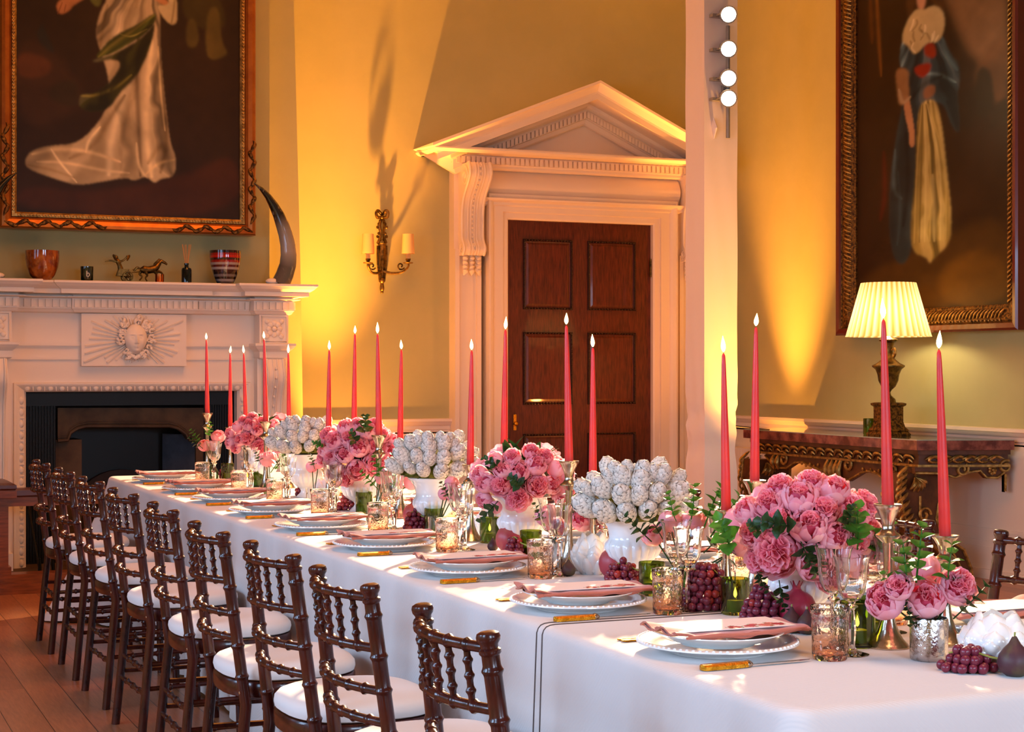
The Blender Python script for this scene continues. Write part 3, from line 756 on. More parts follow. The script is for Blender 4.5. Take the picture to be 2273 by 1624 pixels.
# ------------------------------------------------------------------ paintings (flat painted canvases in deep gilt frames)
def vnoise(H, W, cell, seed):
    r = np.random.RandomState(seed); gh, gw = int(H/cell)+3, int(W/cell)+3
    g = r.rand(gh, gw); y = np.arange(H)/cell; x = np.arange(W)/cell
    yi, xi = y.astype(int), x.astype(int); fy, fx = (y-yi)[:, None], (x-xi)[None, :]
    fy = fy*fy*(3-2*fy); fx = fx*fx*(3-2*fx)
    a = g[yi][:, xi]; b = g[yi][:, xi+1]; c = g[yi+1][:, xi]; d = g[yi+1][:, xi+1]
    return (a*(1-fx)+b*fx)*(1-fy) + (c*(1-fx)+d*fx)*fy
class Paint:
    def __init__(s, x0, x1, y0, y1, step, bg):
        s.x = np.arange(x0, x1+.01, step); s.y = np.arange(y0, y1+.01, step); s.step = step
        s.X, s.Y = np.meshgrid(s.x, s.y); s.im = np.ones(s.X.shape+(3,))*np.array(lin(bg))
    def sm(s, pts, n=2, closed=True):
        P = [tuple(map(float, p)) for p in pts]
        for _ in range(n):
            Q = []
            m = len(P)
            rng = range(m) if closed else range(m-1)
            if not closed: Q.append(P[0])
            for i in rng:
                a, b = P[i], P[(i+1) % m]
                Q += [(.75*a[0]+.25*b[0], .75*a[1]+.25*b[1]), (.25*a[0]+.75*b[0], .25*a[1]+.75*b[1])]
            if not closed: Q.append(P[-1])
            P = Q
        return P
    def mask(s, pts, soft=2):
        P = s.sm(pts); ins = np.zeros(s.X.shape, bool); m = len(P)
        for i in range(m):
            (xa, ya), (xb, yb) = P[i], P[(i+1) % m]
            if ya == yb: continue
            c = ((ya > s.Y) != (yb > s.Y)) & (s.X < (xb-xa)*(s.Y-ya)/(yb-ya)+xa)
            ins ^= c
        M = ins.astype(float)
        for _ in range(max(2, int(soft*2.5/s.step))):
            M[1:-1] = (M[:-2]+2*M[1:-1]+M[2:])/4; M[:, 1:-1] = (M[:, :-2]+2*M[:, 1:-1]+M[:, 2:])/4
        return M
    def blend(s, M, col): s.im = s.im*(1-M[..., None]) + np.array(lin(col) if isinstance(col, str) else col)*M[..., None]
    def poly(s, pts, col, soft=2, a=1.0):
        M = s.mask(pts, soft)*a; s.blend(M, col); return M
    def stroke(s, pts, col, w_, a=.8, within=None):
        P = s.sm(pts, 2, False); D = np.full(s.X.shape, 1e9); m = len(P)
        for i in range(m-1):
            (xa, ya), (xb, yb) = P[i], P[i+1]
            bxx = (s.x > min(xa, xb)-4*w_) & (s.x < max(xa, xb)+4*w_); byy = (s.y > min(ya, yb)-4*w_) & (s.y < max(ya, yb)+4*w_)
            if not bxx.any() or not byy.any(): continue
            ix = np.ix_(byy, bxx); X, Y = s.X[ix], s.Y[ix]
            dx, dy = xb-xa, yb-ya; L = dx*dx+dy*dy+1e-9
            t = np.clip(((X-xa)*dx+(Y-ya)*dy)/L, 0, 1)
            # the stroke thins towards both ends
            u = (i+t)/(m-1); ww = .45+.55*np.sin(np.pi*u)
            d = np.hypot(X-xa-t*dx, Y-ya-t*dy)/ww
            D[ix] = np.minimum(D[ix], d)
        M = np.exp(-(D/w_)**2)*a
        if within is not None: M = M*within
        s.blend(M, col)
    def folds(s, M, cx, cy, freq, amt, seed, warp=.15):
        """cloth folds fanning out from a gathering point"""
        H, W = s.X.shape; r = np.random.RandomState(seed); g = r.rand(400)
        wv = (vnoise(H, W, 60/s.step, seed+5)-.5)*warp + (vnoise(H, W, 22/s.step, seed+6)-.5)*warp*.35
        a = (np.arctan2(s.Y-cy, s.X-cx)+wv+4)*freq; i = np.floor(a).astype(int); f = a-i; f = f*f*(3-2*f)
        n = g[i % 400]*(1-f)+g[(i+1) % 400]*f; n = np.clip((n-.5)*1.6+.5, 0, 1)
        sp = np.clip((n-.72)/.28, 0, 1)
        k = 1+amt*(n-.55)*2
        s.im = s.im*(1+(k-1)*M)[..., None] + (sp*M*amt*.10)[..., None]*np.array([1, .92, .72])
    def grain(s, amt, seed, cells=((60, .55), (20, .35), (8, .1))):
        H, W = s.X.shape; n = sum(k*vnoise(H, W, c/s.step, seed+i) for i, (c, k) in enumerate(cells))
        s.im *= (1+amt*(n-.5)*2)[..., None]
    def build(s, name, f, parent, m):
        H, W = s.X.shape
        me = bpy.data.meshes.new(name)
        u = (s.X-s.x[0])/(s.x[-1]-s.x[0]); v = (s.Y-s.y[0])/(s.y[-1]-s.y[0])
        co = f(u, v).reshape(-1, 3)
        idx = np.arange(H*W).reshape(H, W)
        q = np.stack([idx[:-1, :-1], idx[1:, :-1], idx[1:, 1:], idx[:-1, 1:]], -1).reshape(-1, 4)
        me.vertices.add(H*W); me.vertices.foreach_set('co', co.astype(np.float32).ravel())
        me.loops.add(q.size); me.loops.foreach_set('vertex_index', q.ravel().astype(np.int32))
        me.polygons.add(len(q)); me.polygons.foreach_set('loop_start', (np.arange(len(q))*4).astype(np.int32))
        me.polygons.foreach_set('loop_total', np.full(len(q), 4, np.int32))
        me.update(calc_edges=True)
        ca = me.color_attributes.new('Col', 'FLOAT_COLOR', 'POINT')
        c4 = np.ones((H*W, 4), np.float32); c4[:, :3] = np.clip(s.im, 0, 1).reshape(-1, 3); ca.data.foreach_set('color', c4.ravel())
        me.materials.append(m)
        o = bpy.data.objects.new(name, me); COL.objects.link(o); o.parent = parent; return o
M_canvas = mat('varnished_oil_canvas', '808080', .42, vcol=True, spec=.22)

# left picture: a woman in a pale satin gown with a green sash
P = Paint(36, 531, -470, 488, 1.6, '2a1b0b')
P.poly([(36, 100), (150, 170), (190, 260), (36, 330)], '3a2513', 20, .8)
P.poly([(36, 430), (200, 440), (400, 400), (531, 330), (531, 488), (36, 488)], '40220f', 14, .9)
P.poly([(36, 150), (110, 160), (110, 200), (36, 210)], '5c3418', 8, .7)
P.poly([(100, 80), (70, 120), (128, 165), (90, 90)], '1c2320', 5, .7)
P.poly([(400, -10), (480, -10), (505, 60), (470, 80), (400, 60)], '3d3512', 6, .9)
P.poly([(408, 60), (430, 50), (440, 110), (408, 122)], '55491c', 4, .9)
P.poly([(455, 30), (485, 20), (488, 100), (508, 125), (470, 142), (452, 130)], '5a4e1e', 4, .9)
P.poly([(36, -470), (531, -470), (531, -250), (36, -200)], '33281b', 40, .8)
drs = P.poly([(222, -60), (345, -60), (352, 20), (348, 60), (350, 150), (364, 270), (372, 330), (386, 358), (382, 398), (350, 404), (336, 416), (318, 398), (290, 412), (276, 404), (228, 414), (170, 426), (140, 420), (70, 400), (52, 384), (66, 358), (112, 344), (160, 340), (196, 312), (232, 262), (238, 200), (214, 130), (206, 105), (214, 60), (236, 20)], '96886a', 2)
for pts, c, w_, a in [
    ([(300, 100), (296, 190), (302, 300), (305, 400)], '4c3d26', 7, .8), ([(330, 110), (322, 200), (316, 300), (330, 400)], 'd3c39a', 9, .6),
    ([(352, 150), (356, 250), (366, 330), (350, 390)], '5a4a2c', 8, .7), ([(345, 120), (350, 220), (360, 300)], 'cdbb8e', 3, .8),
    ([(290, 170), (262, 250), (240, 320), (235, 400)], 'd2c6a4', 10, .65), ([(270, 230), (225, 300), (200, 345), (150, 370)], '6b5a3c', 7, .7),
    ([(285, 240), (262, 320), (262, 400)], '85765a', 6, .6), ([(216, 300), (190, 330), (185, 355)], 'c9bb96', 4, .8),
    ([(70, 365), (120, 350), (190, 352), (260, 372)], 'c6b48c', 5, .75), ([(80, 380), (140, 378), (220, 392), (280, 395)], 'cbb991', 4, .6),
    ([(110, 352), (125, 375), (165, 420)], 'd8caa4', 3, .7), ([(60, 388), (110, 395), (160, 410)], '7d6a48', 4, .6),
    ([(262, 20), (250, 60), (252, 120)], 'd9cdae', 12, .5), ([(232, 40), (222, 90), (216, 130)], '7a6947', 5, .6),
    ([(300, 10), (296, 40)], '8b7a58', 5, .6), ([(318, 395), (345, 370), (380, 362)], 'c2ad7e', 4, .6), ([(322, 372), (350, 330), (362, 345)], '6b5832', 8, .6),
    ([(296, 330), (300, 380), (320, 405)], 'd5c59c', 4, .5)]:
    P.stroke(pts, c, w_, a, drs)
P.folds(drs, 318, -60, 16, .55, 3)
s1 = P.poly([(340, 45), (340, 66), (318, 95), (290, 112), (250, 140), (205, 158), (214, 140), (240, 110), (268, 92), (300, 76)], '4e5a1c', 2)
P.stroke([(335, 52), (290, 88), (240, 125), (212, 152)], '8f8c3c', 4, .7, s1); P.stroke([(330, 75), (280, 110), (230, 145)], '2f3812', 4, .8, s1)
P.stroke([(260, 100), (285, 105), (320, 84)], '9b9a48', 2, .7, s1)
s2 = P.poly([(340, 62), (330, 120), (296, 190), (262, 222), (236, 262), (196, 270), (168, 262), (172, 232), (206, 232), (246, 196), (268, 150), (196, 166), (206, 156), (262, 136), (318, 96)], '33360f', 3)
P.stroke([(285, 185), (250, 215), (205, 235), (170, 236)], '7d7a2e', 4, .75, s2); P.stroke([(325, 110), (290, 160), (240, 220)], '1e2008', 9, .7, s2)
P.folds(s2, 345, 20, 9, .6, 8); P.folds(s1, 380, 20, 14, .5, 9)
P.poly([(168, 200), (110, 215), (100, 248), (150, 262), (172, 258)], '29210f', 6, .8)
P.poly([(180, -40), (216, -40), (222, 20), (214, 48), (198, 40), (184, 10)], '5a6128', 3); P.stroke([(196, -20), (206, 30)], '8f9350', 4, .6)
P.poly([(182, 6), (190, 26), (160, 44), (146, 62), (126, 70), (120, 46), (140, 30), (160, 20)], 'b57c50', 2)
P.stroke([(134, 42), (128, 58), (124, 68)], '7a4a2a', 1.6, .7); P.stroke([(142, 46), (138, 62)], '7a4a2a', 1.6, .7)
P.poly([(310, -30), (336, -10), (350, 8), (378, 30), (370, 38), (340, 22), (312, 4)], 'c08a5c', 2)
slv = P.poly([(338, -40), (380, -30), (388, 30), (388, 66), (372, 72), (352, 52), (340, 30), (372, 30), (360, 0)], 'cdbf93', 2)
P.stroke([(384, -10), (380, 40), (374, 70)], '8a7a50', 3, .6, slv)
P.poly([(255, -330), (318, -330), (322, -240), (286, -210), (256, -240)], 'c7966a', 6); P.poly([(240, -360), (330, -360), (340, -270), (318, -300), (262, -312), (240, -260)], '3a2415', 6)
P.poly([(238, -220), (336, -220), (345, -60), (222, -60)], 'b3a583', 6)
P.grain(.35, 11)
T_ = thing('portrait_painting', 'large gilt-framed portrait of a woman in a pale gown over the fireplace', 'painting', (wx(282, 11.2), 11.2, 2.3))
ox, oy, oz = T_.location
YQ = 11.13
cx0, cx1 = wx(36, YQ), wx(531, YQ); cz1_ = wz(531, 488, YQ); cz0_ = cz1_ + 958*.00309
P.build('canvas', lambda u, v: np.stack([cx0+(cx1-cx0)*u-ox, np.full(u.shape, YQ-oy), cz0_+(cz1_-cz0_)*v-oz], -1), T_, M_canvas)
def ring(x0, x1, z0, z1, prof, f):     # prof = (outset, depth)
    mb = MB(); loops = []
    for o_, d in prof: loops.append([f(x0-o_, z0-o_, d), f(x1+o_, z0-o_, d), f(x1+o_, z1+o_, d), f(x0-o_, z1+o_, d)])
    return mb.loft(loops, cap0=False, cap1=False)
fl = lambda x, z, d: (x-ox, YQ-d-oy, z-oz)
ring(cx0, cx1, cz1_, cz0_, [(0, 0), (0, .02), (.012, .03), (.03, .03), (.034, .02)], fl).build('inner_gilt_slip', M_gilt, T_, smooth=False)
ring(cx0, cx1, cz1_, cz0_, [(.034, .02), (.036, .03), (.05, .05), (.075, .062), (.095, .055), (.105, .035), (.105, -.06)], fl).build('frame', M_frame, T_, smooth=False)
bd = MB()
for i in range(75): bd.ball(fl(cx0+(cx1-cx0)*(i+.5)/75, cz1_-.02, .031), .0075, (1, 1, 1), 6, 4)
bd.build('beading', M_gilt, T_)
for xx in (cx0-.02, cx1+.02):
    bd = MB()
    for i in range(130): bd.ball(fl(xx, cz1_+(cz0_-cz1_)*(i+.5)/130, .031), .0085, (1, 1, 1), 6, 4)
    bd.build('beading', M_gilt, T_)
lv = MB()
def vine(x0, z0, x1, z1, k, amp=.018):
    for i in range(k):
        u = (i+.5)/k; x = x0+(x1-x0)*u; z = z0+(z1-z0)*u; s_ = 1 if i % 2 else -1
        L_ = math.hypot(x1-x0, z1-z0); tx, tz = (x1-x0)/L_, (z1-z0)/L_; nx, nz = -tz, tx
        g = L_/k
        pt = [(x-tx*g*.6-nx*s_*amp*.6, z-tz*g*.6-nz*s_*amp*.6), (x+nx*s_*amp*.4, z+nz*s_*amp*.4), (x+tx*g*.4+nx*s_*amp, z+tz*g*.4+nz*s_*amp), (x+tx*g*.75+nx*s_*amp*.2, z+tz*g*.75+nz*s_*amp*.2)]
        lv.tube([fl(a, b, .06) for a, b in pt], [.004, .015, .012, .002], 6)
fo = .075
for A_ in ((cx0-fo, cz1_-fo, cx0+.55, cz1_-fo, 9), (cx1+fo, cz1_-fo, cx1-.45, cz1_-fo, 8), (cx1+fo, cz1_-fo+.05, cx1+fo, cz1_+.52, 9), (cx0-fo, cz1_-fo+.05, cx0-fo, cz1_+.55, 9)):
    lv = MB(); vine(*A_); lv.build('leaf_ornament', M_giltd, T_)

# right picture
P = Paint(1903, 2238, -560, 684, 1.7, '2e1d0e')
P.poly([(2080, -200), (2238, -200), (2238, 180), (2200, 210), (2150, 150), (2120, 60), (2090, 0)], '7a5a3a', 26)
P.poly([(2130, -60), (2238, -60), (2238, 60), (2180, 40), (2130, 30)], '8d7a55', 16, .8)
P.poly([(1903, -560), (2238, -560), (2238, -180), (1903, -150)], '3f3523', 40, .9)
P.poly([(2238, 120), (2238, 290), (2190, 260), (2160, 200)], '6b4a2a', 16, .8)
P.poly([(2165, 300), (2170, 215), (2185, 192), (2205, 215), (2210, 300)], '2b1f10', 5, .95)
P.poly([(2130, 320), (2140, 240), (2165, 230), (2175, 320)], '2a1c0e', 7, .9); P.poly([(2195, 320), (2215, 275), (2238, 270), (2238, 330)], '2d2010', 6, .9)
P.poly([(1903, 600), (2050, 560), (2238, 480), (2238, 684), (1903, 684)], '4a3210', 26, .85)
P.poly([(2090, 600), (2180, 560), (2238, 600), (2238, 684), (2100, 684)], '6e4c12', 24, .6)
P.stroke([(1950, -40), (1955, 60), (1962, 160)], '7a4e1e', 5, .6); P.stroke([(1935, -20), (1940, 80)], '5a3514', 6, .6)
P.stroke([(1968, 330), (1972, 430), (1960, 480)], '5a1d10', 7, .6)
bl = P.poly([(2010, 90), (2030, 84), (2100, 100), (2116, 150), (2138, 180), (2138, 225), (2132, 240), (2140, 330), (2120, 300), (2105, 250), (2060, 240), (2040, 280), (2044, 400), (2040, 520), (2020, 590), (1990, 570), (1980, 480), (1985, 380), (1998, 300), (2012, 240), (2024, 170), (2004, 150)], '31434a', 3)
for pts, c, w_, a in [([(2015, 100), (2010, 150)], '6a8c96', 7, .7), ([(2100, 110), (2110, 150), (2134, 190)], '55747c', 6, .6), ([(2050, 180), (2090, 185), (2130, 215)], '6d8a8e', 4, .6),
                      ([(2030, 230), (2060, 200), (2100, 195)], '1b272b', 6, .7), ([(1995, 330), (1990, 420), (2010, 440)], '5f7d86', 5, .6), ([(2020, 300), (2028, 400), (2014, 500)], '18242a', 7, .7),
                      ([(2112, 250), (2130, 300), (2138, 328)], '1c2429', 6, .6), ([(2002, 380), (2008, 470), (2000, 540)], '4a6672', 4, .5)]: P.stroke(pts, c, w_, a, bl)
sk = P.poly([(2050, 240), (2086, 236), (2100, 290), (2112, 400), (2122, 500), (2118, 550), (2086, 574), (2074, 590), (2068, 574), (2034, 560), (2030, 500), (2042, 400), (2046, 300)], '8d7a3e', 3)
P.folds(sk, 2068, 120, 26, .5, 5, .06); P.folds(bl, 2060, 60, 9, .6, 6)
for i in range(7):
    x = 2040+i*11; P.stroke([(2056+i*2.4, 246), (x+4, 380), (x-1+i*.6, 540)], ['b59f5a', '5f4d20', 'c4b070'][i % 3], 2.6, .6, sk)
P.stroke([(2080, 400), (2084, 540)], 'cdbb78', 6, .4, sk)
P.poly([(2014, 215), (2026, 215), (2036, 270), (2040, 300), (2040, 334), (2028, 330), (2028, 296), (2018, 262)], 'b08058', 2)
P.poly([(2062, 208), (2086, 208), (2086, 230), (2066, 238), (2058, 226)], '9a6a48', 3, .9)
P.poly([(1994, 150), (2028, 160), (2026, 195), (2030, 225), (2004, 240), (2000, 200)], '8f6a44', 4, .9); P.stroke([(2004, 200), (2012, 235), (2030, 222)], 'b39c78', 5, .7)
P.poly([(2060, 118), (2082, 112), (2090, 150), (2076, 152), (2062, 140)], '8a2a14', 3); P.poly([(2036, 158), (2078, 158), (2076, 176), (2062, 190), (2044, 180)], '8c2614', 3)
P.poly([(2040, -30), (2070, -30), (2066, 30), (2054, 50), (2044, 20)], 'c49470', 4)
P.poly([(2020, -60), (2080, -60), (2104, 30), (2110, 60), (2084, 50), (2070, 0), (2042, 0), (2040, 40), (2022, 60)], '4a3018', 6)
sh = P.poly([(2022, 55), (2044, 34), (2062, 44), (2082, 38), (2106, 60), (2106, 100), (2092, 122), (2070, 112), (2040, 138), (2028, 112), (2008, 96)], 'c3b07c', 3)
for i in range(12):
    r_ = random.Random(i); x, y = r_.uniform(2020, 2096), r_.uniform(50, 110)
    P.stroke([(x, y), (x+r_.uniform(-8, 8), y+10), (x+r_.uniform(-12, 12), y+22)], ['efe2b0', '8a7444'][i % 2], 3, .6, sh)
P.grain(.3, 31)
XQ = XR-.07
T_ = thing('portrait_painting', 'tall framed portrait of a lady in a blue wrap hanging on the right wall', 'painting', (XR, ry(2060, XR), 1.7))
ox2, oy2, oz2 = T_.location
ya, yb = ry(1903, XQ), ry(2240, XQ); zb1 = rz(2060, 684, XQ); zb0 = zb1 + 1244*.00312
P.build('canvas', lambda u, v: np.stack([np.full(u.shape, XQ-ox2), ya+(yb-ya)*u-oy2, zb0+(zb1-zb0)*v-oz2], -1), T_, M_canvas)
fr2 = lambda y, z, d: (XQ-d-ox2, y-oy2, z-oz2)
ring(yb, ya, zb1, zb0, [(0, 0), (0, .012), (.012, .02), (.02, .018), (.06, .045), (.10, .055), (.11, .05), (.115, .06)], fr2).build('carved_gilt_frame', M_giltd, T_, smooth=False)
ring(yb, ya, zb1, zb0, [(.115, .06), (.12, .075), (.15, .08), (.165, .07), (.165, -.06)], fr2).build('outer_frame', M_redfr, T_, smooth=False)
og = MB(); k = 46
for i in range(k):
    y = yb+(ya-yb)*(i+.5)/k
    og.tube([fr2(y-.012, zb1-.03, .03), fr2(y, zb1-.055, .05), fr2(y+.014, zb1-.085, .055)], [.004, .009, .004], 5)
    og.ball(fr2(y, zb1-.10, .058), .007, (1, 1, 1), 6, 4)
og.build('frame_carving', M_gilt, T_)
k = 130
for s_, y0 in ((1, ya), (-1, yb)):
    og = MB()
    for i in range(k):
        z = zb1+(zb0-zb1)*(i+.5)/k
        og.tube([fr2(y0+s_*.03, z-.012, .03), fr2(y0+s_*.055, z, .05), fr2(y0+s_*.085, z+.014, .055)], [.004, .009, .004], 5)
    og.build('frame_carving', M_gilt, T_)

# ------------------------------------------------------------------ wall sconce
YS_ = YD-.02
sx, sz = wx(848, 11.7), wz(848, 580, 11.7)
T_ = thing('wall_sconce', 'gilt two-arm wall sconce with bow top and two small cream shades left of the door', 'wall light', (sx, YD, sz))
def q(px, py, Y=11.7): return (wx(px, Y)-sx, Y-YD, wz(px, py, Y)-sz)
bk = MB()
bk.tube([q(848, 650, 11.76), q(848, 640, 11.75), q(848, 625, 11.75), q(848, 600, 11.75), q(848, 570, 11.75), q(848, 545, 11.75), q(848, 540, 11.75)], [.004, .018, .012, .022, .028, .032, .036], 8, flat=1)
bk.ball(q(848, 622, 11.74), .024); bk.ball(q(848, 648, 11.75), .012)
for dx_, dz_ in ((-9, 0), (9, 0), (0, 0)):
    bk.tube([q(848+dx_*.6, 625, 11.74), q(848+dx_, 585, 11.73), q(848+dx_*1.1, 545, 11.74)], [.006, .01, .008], 6)
bk.build('backplate', M_bronze, T_)
bw = MB()
for s_ in (-1, 1):
    bw.tube([q(848, 478, 11.75), q(848+s_*8, 468, 11.73), q(848+s_*13, 472, 11.72), q(848+s_*10, 482, 11.73), q(848, 482, 11.75)], [.008, .014, .012, .014, .008], 6)
    bw.tube([q(848, 482, 11.75), q(848+s_*6, 500, 11.73), q(848+s_*3, 520, 11.74), q(848+s_*9, 540, 11.73)], [.008, .013, .009, .013], 6)
    for k in range(8): bw.ball(q(848+s_*(4+(k % 3)*3), 490+k*7, 11.735), .012, (1, .7, 1), 6, 5)
bw.ball(q(848, 482, 11.73), .014); bw.build('bow_and_garland', M_bronze, T_)
for s_ in (-1, 1):
    ex = 848+s_*(32 if s_ < 0 else 60)
    ex = 817 if s_ < 0 else 906
    ar = MB().tube([q(848, 600, 11.74), q(848+(ex-848)*.35, 606, 11.70), q(848+(ex-848)*.75, 604, 11.64), q(ex, 592, 11.60), q(ex, 583, 11.60)], [.009, .010, .009, .008, .008], 6)
    cxp = 848+(ex-848)*.72
    sp = spiral(cxp, 590, 9, 2, .5, 7.5, 16)
    ar.tube([q(a, b, 11.66) for a, b in sp], .006, 6)
    ar.lathe([(.004, 0), (.035, .006), (.038, .012), (.01, .016), (.018, .03), (.02, .04)], 14, o=(q(ex, 586, 11.60)[0], q(ex, 586, 11.60)[1], q(ex, 586, 11.60)[2]))
    a_ = ar.build('arm', M_bronze, T_)
    o_ = q(ex, 574, 11.60)
    MB().lathe([(.016, -.01), (.016, .06), (.004, .062)], 12, o=o_).build('candle_tube', M_cshade, a_)
    z0 = wz(ex, 563, 11.6)-sz
    MB().lathe([(.048, z0), (.041, z0+.145), (.0395, z0+.145), (.0465, z0)], 24, o=(o_[0], o_[1], 0), cap0=False, cap1=False).build('shade', M_cshade, a_)

# ------------------------------------------------------------------ console table, its lamp and small things
CX, CZ = 6.35, .897
cyl, cyr = ry(1650, CX), ry(2035, CX)
T_ = thing('console_table', 'ornate gilded console table with red marble top against the right wall', 'console table', (6.7, 9.5, 0))
def rc(mb): mb.v = [(x-6.7, y-9.5, z) for x, y, z in mb.v]; return mb
yre, yle = cyr-.20, cyl+.14
top = [(CX, cyl), (CX, cyr), (XR-.065, yre), (XR-.065, yle)]
def slab(z0, z1, off):
    mn = [(CX+off, cyl-off), (CX+off, cyr+off), (XR-.065, yre+off), (XR-.065, yle-off)]
    return MB().loft([[(x, y, z) for x, y in mn] for z in (z0, z1)])
rc(slab(CZ-.065, CZ-.006, 0)).build('marble_top', M_marble, T_, smooth=False)
rc(slab(CZ-.006, CZ, .004)).build('glass_sheet', M_mirror, T_, smooth=False)
zf = CZ-.065
rc(slab(zf-.03, zf, .035)).build('cornice', M_conw, T_, smooth=False)
rc(slab(zf-.092, zf-.03, .06)).build('frieze', M_conw, T_, smooth=False)
rc(slab(zf-.107, zf-.092, .035)).build('gilt_fillet', M_gilt, T_, smooth=False)
orn = MB(); k = 17
for i in range(k):
    y = cyr+.1+(cyl-cyr-.2)*(i+.5)/k
    orn.tube([(CX+.055, y+.055, zf-.082), (CX+.045, y+.02, zf-.045), (CX+.048, y-.03, zf-.042), (CX+.055, y-.055, zf-.062)], [.004, .012, .011, .004], 6)
    orn.tube([(CX+.055, y+.0, zf-.088), (CX+.048, y-.02, zf-.068), (CX+.055, y-.04, zf-.082)], [.006, .010, .004], 6)
rc(orn).build('frieze_carving', M_gilt, T_); orn = MB()
for i in range(6):
    x = CX+.1+(XR-CX-.2)*(i+.5)/6; y = cyr+.050-(x-CX)*.32
    for q_ in (-1, 1): orn.tube([(x-q_*.055, y+q_*.016, zf-.06), (x-q_*.02, y-.0, zf-.042), (x+q_*.02, y-.002, zf-.046), (x+q_*.04, y-.0, zf-.066), (x+q_*.01, y+.002, zf-.080), (x-q_*.01, y+.004, zf-.070)], [.004, .009, .011, .009, .007, .004], 6)
rc(orn).build('frieze_carving', M_gilt, T_)
XA = CX+.06
ap = [(1700, 1012), (1722, 1040), (1748, 1040), (1766, 1028), (1784, 1027), (1807, 1038), (1825, 1044), (1852, 1047), (1866, 1062), (1884, 1068), (1899, 1059), (1914, 1050), (1932, 1047), (1949, 1053), (1964, 1065), (1994, 1066), (2014, 1059), (2034, 1056)]
low = [(ry(a, XA), rz(a, b, XA)) for a, b in ap]
za_ = zf-.107
poly = low + [(low[-1][0], za_), (low[0][0], za_)]
rc(MB().prism(poly, lambda u, v, d: (d, u, v), XA, XA+.03)).build('front_apron', M_conw, T_, smooth=False)
ed = MB().tube([(XA-.005, u, v+.006) for u, v in low], .009, 6)
for cxp, czp, sg in ((1742, 1018, 1), (1885, 1030, 1), (1985, 1040, -1)):
    sp = spiral(ry(cxp, XA), rz(cxp, czp, XA), .055, .012, 1, 1+sg*8, 26)
    ed.tube([(XA-.012, u, v) for u, v in sp], .010, 6)
for pxx in (1842, 1852, 1862, 1870): ed.tube([(XA-.01, ry(pxx, XA), za_), (XA-.035, ry(pxx, XA), za_-.07), (XA-.015, ry(pxx+2, XA), za_-.14)], [.012, .02, .008], 8)
for pxx in (1722, 1732): ed.tube([(XA-.01, ry(pxx, XA), za_), (XA-.03, ry(pxx, XA), za_-.05), (XA-.015, ry(pxx, XA), za_-.10)], [.012, .02, .008], 8)
for i in range(5):
    for c_ in (1800, 1935):
        ed.ball((XA-.008, ry(c_+i*9-18, XA), za_-.045-.012*(i % 2)), .012, (.6, 1, 1), 6, 5)
rc(ed).build('apron_carving', M_gilt, T_)
def ye(x): return cyr+.06-(x-CX)*.32
en = [(2038, 1052), (2085, 1052), (2109, 1060), (2133, 1048), (2153, 1044), (2164, 1059), (2183, 1059), (2195, 1047), (2222, 1050), (2242, 1064), (2256, 1080), (2268, 1086)]
YE = cyr+.02
lowe = [(min(wx(a, YE), XR-.075), wz(a, b, YE)) for a, b in en]
poly = lowe + [(lowe[-1][0], za_), (lowe[0][0], za_)]
rc(MB().loft([[(u, ye(u)+dd_, v) for u, v in poly] for dd_ in (0, .03)])).build('end_apron', M_conw, T_, smooth=False)
ee = MB().tube([(u, ye(u)-.005, v+.006) for u, v in lowe], .009, 6)
for cxp, czp, sg in ((2196, 1032, 1), (2120, 1040, -1)):
    sp = spiral(wx(cxp, YE), wz(cxp, czp, YE), .04, .012, 1, 1+sg*8, 26); ee.tube([(u, ye(u)-.012, v) for u, v in sp], .010, 6)
rx, rz0 = wx(2174, YE), wz(2174, 1040, YE)
for i in range(7):
    a = i*2*math.pi/7; ee.ball((rx+.022*math.cos(a), ye(rx)-.01, rz0+.022*math.sin(a)), .013, (1, .6, 1), 6, 5)
ee.ball((rx, ye(rx)-.015, rz0), .012)
rc(ee).build('end_apron_carving', M_gilt, T_)
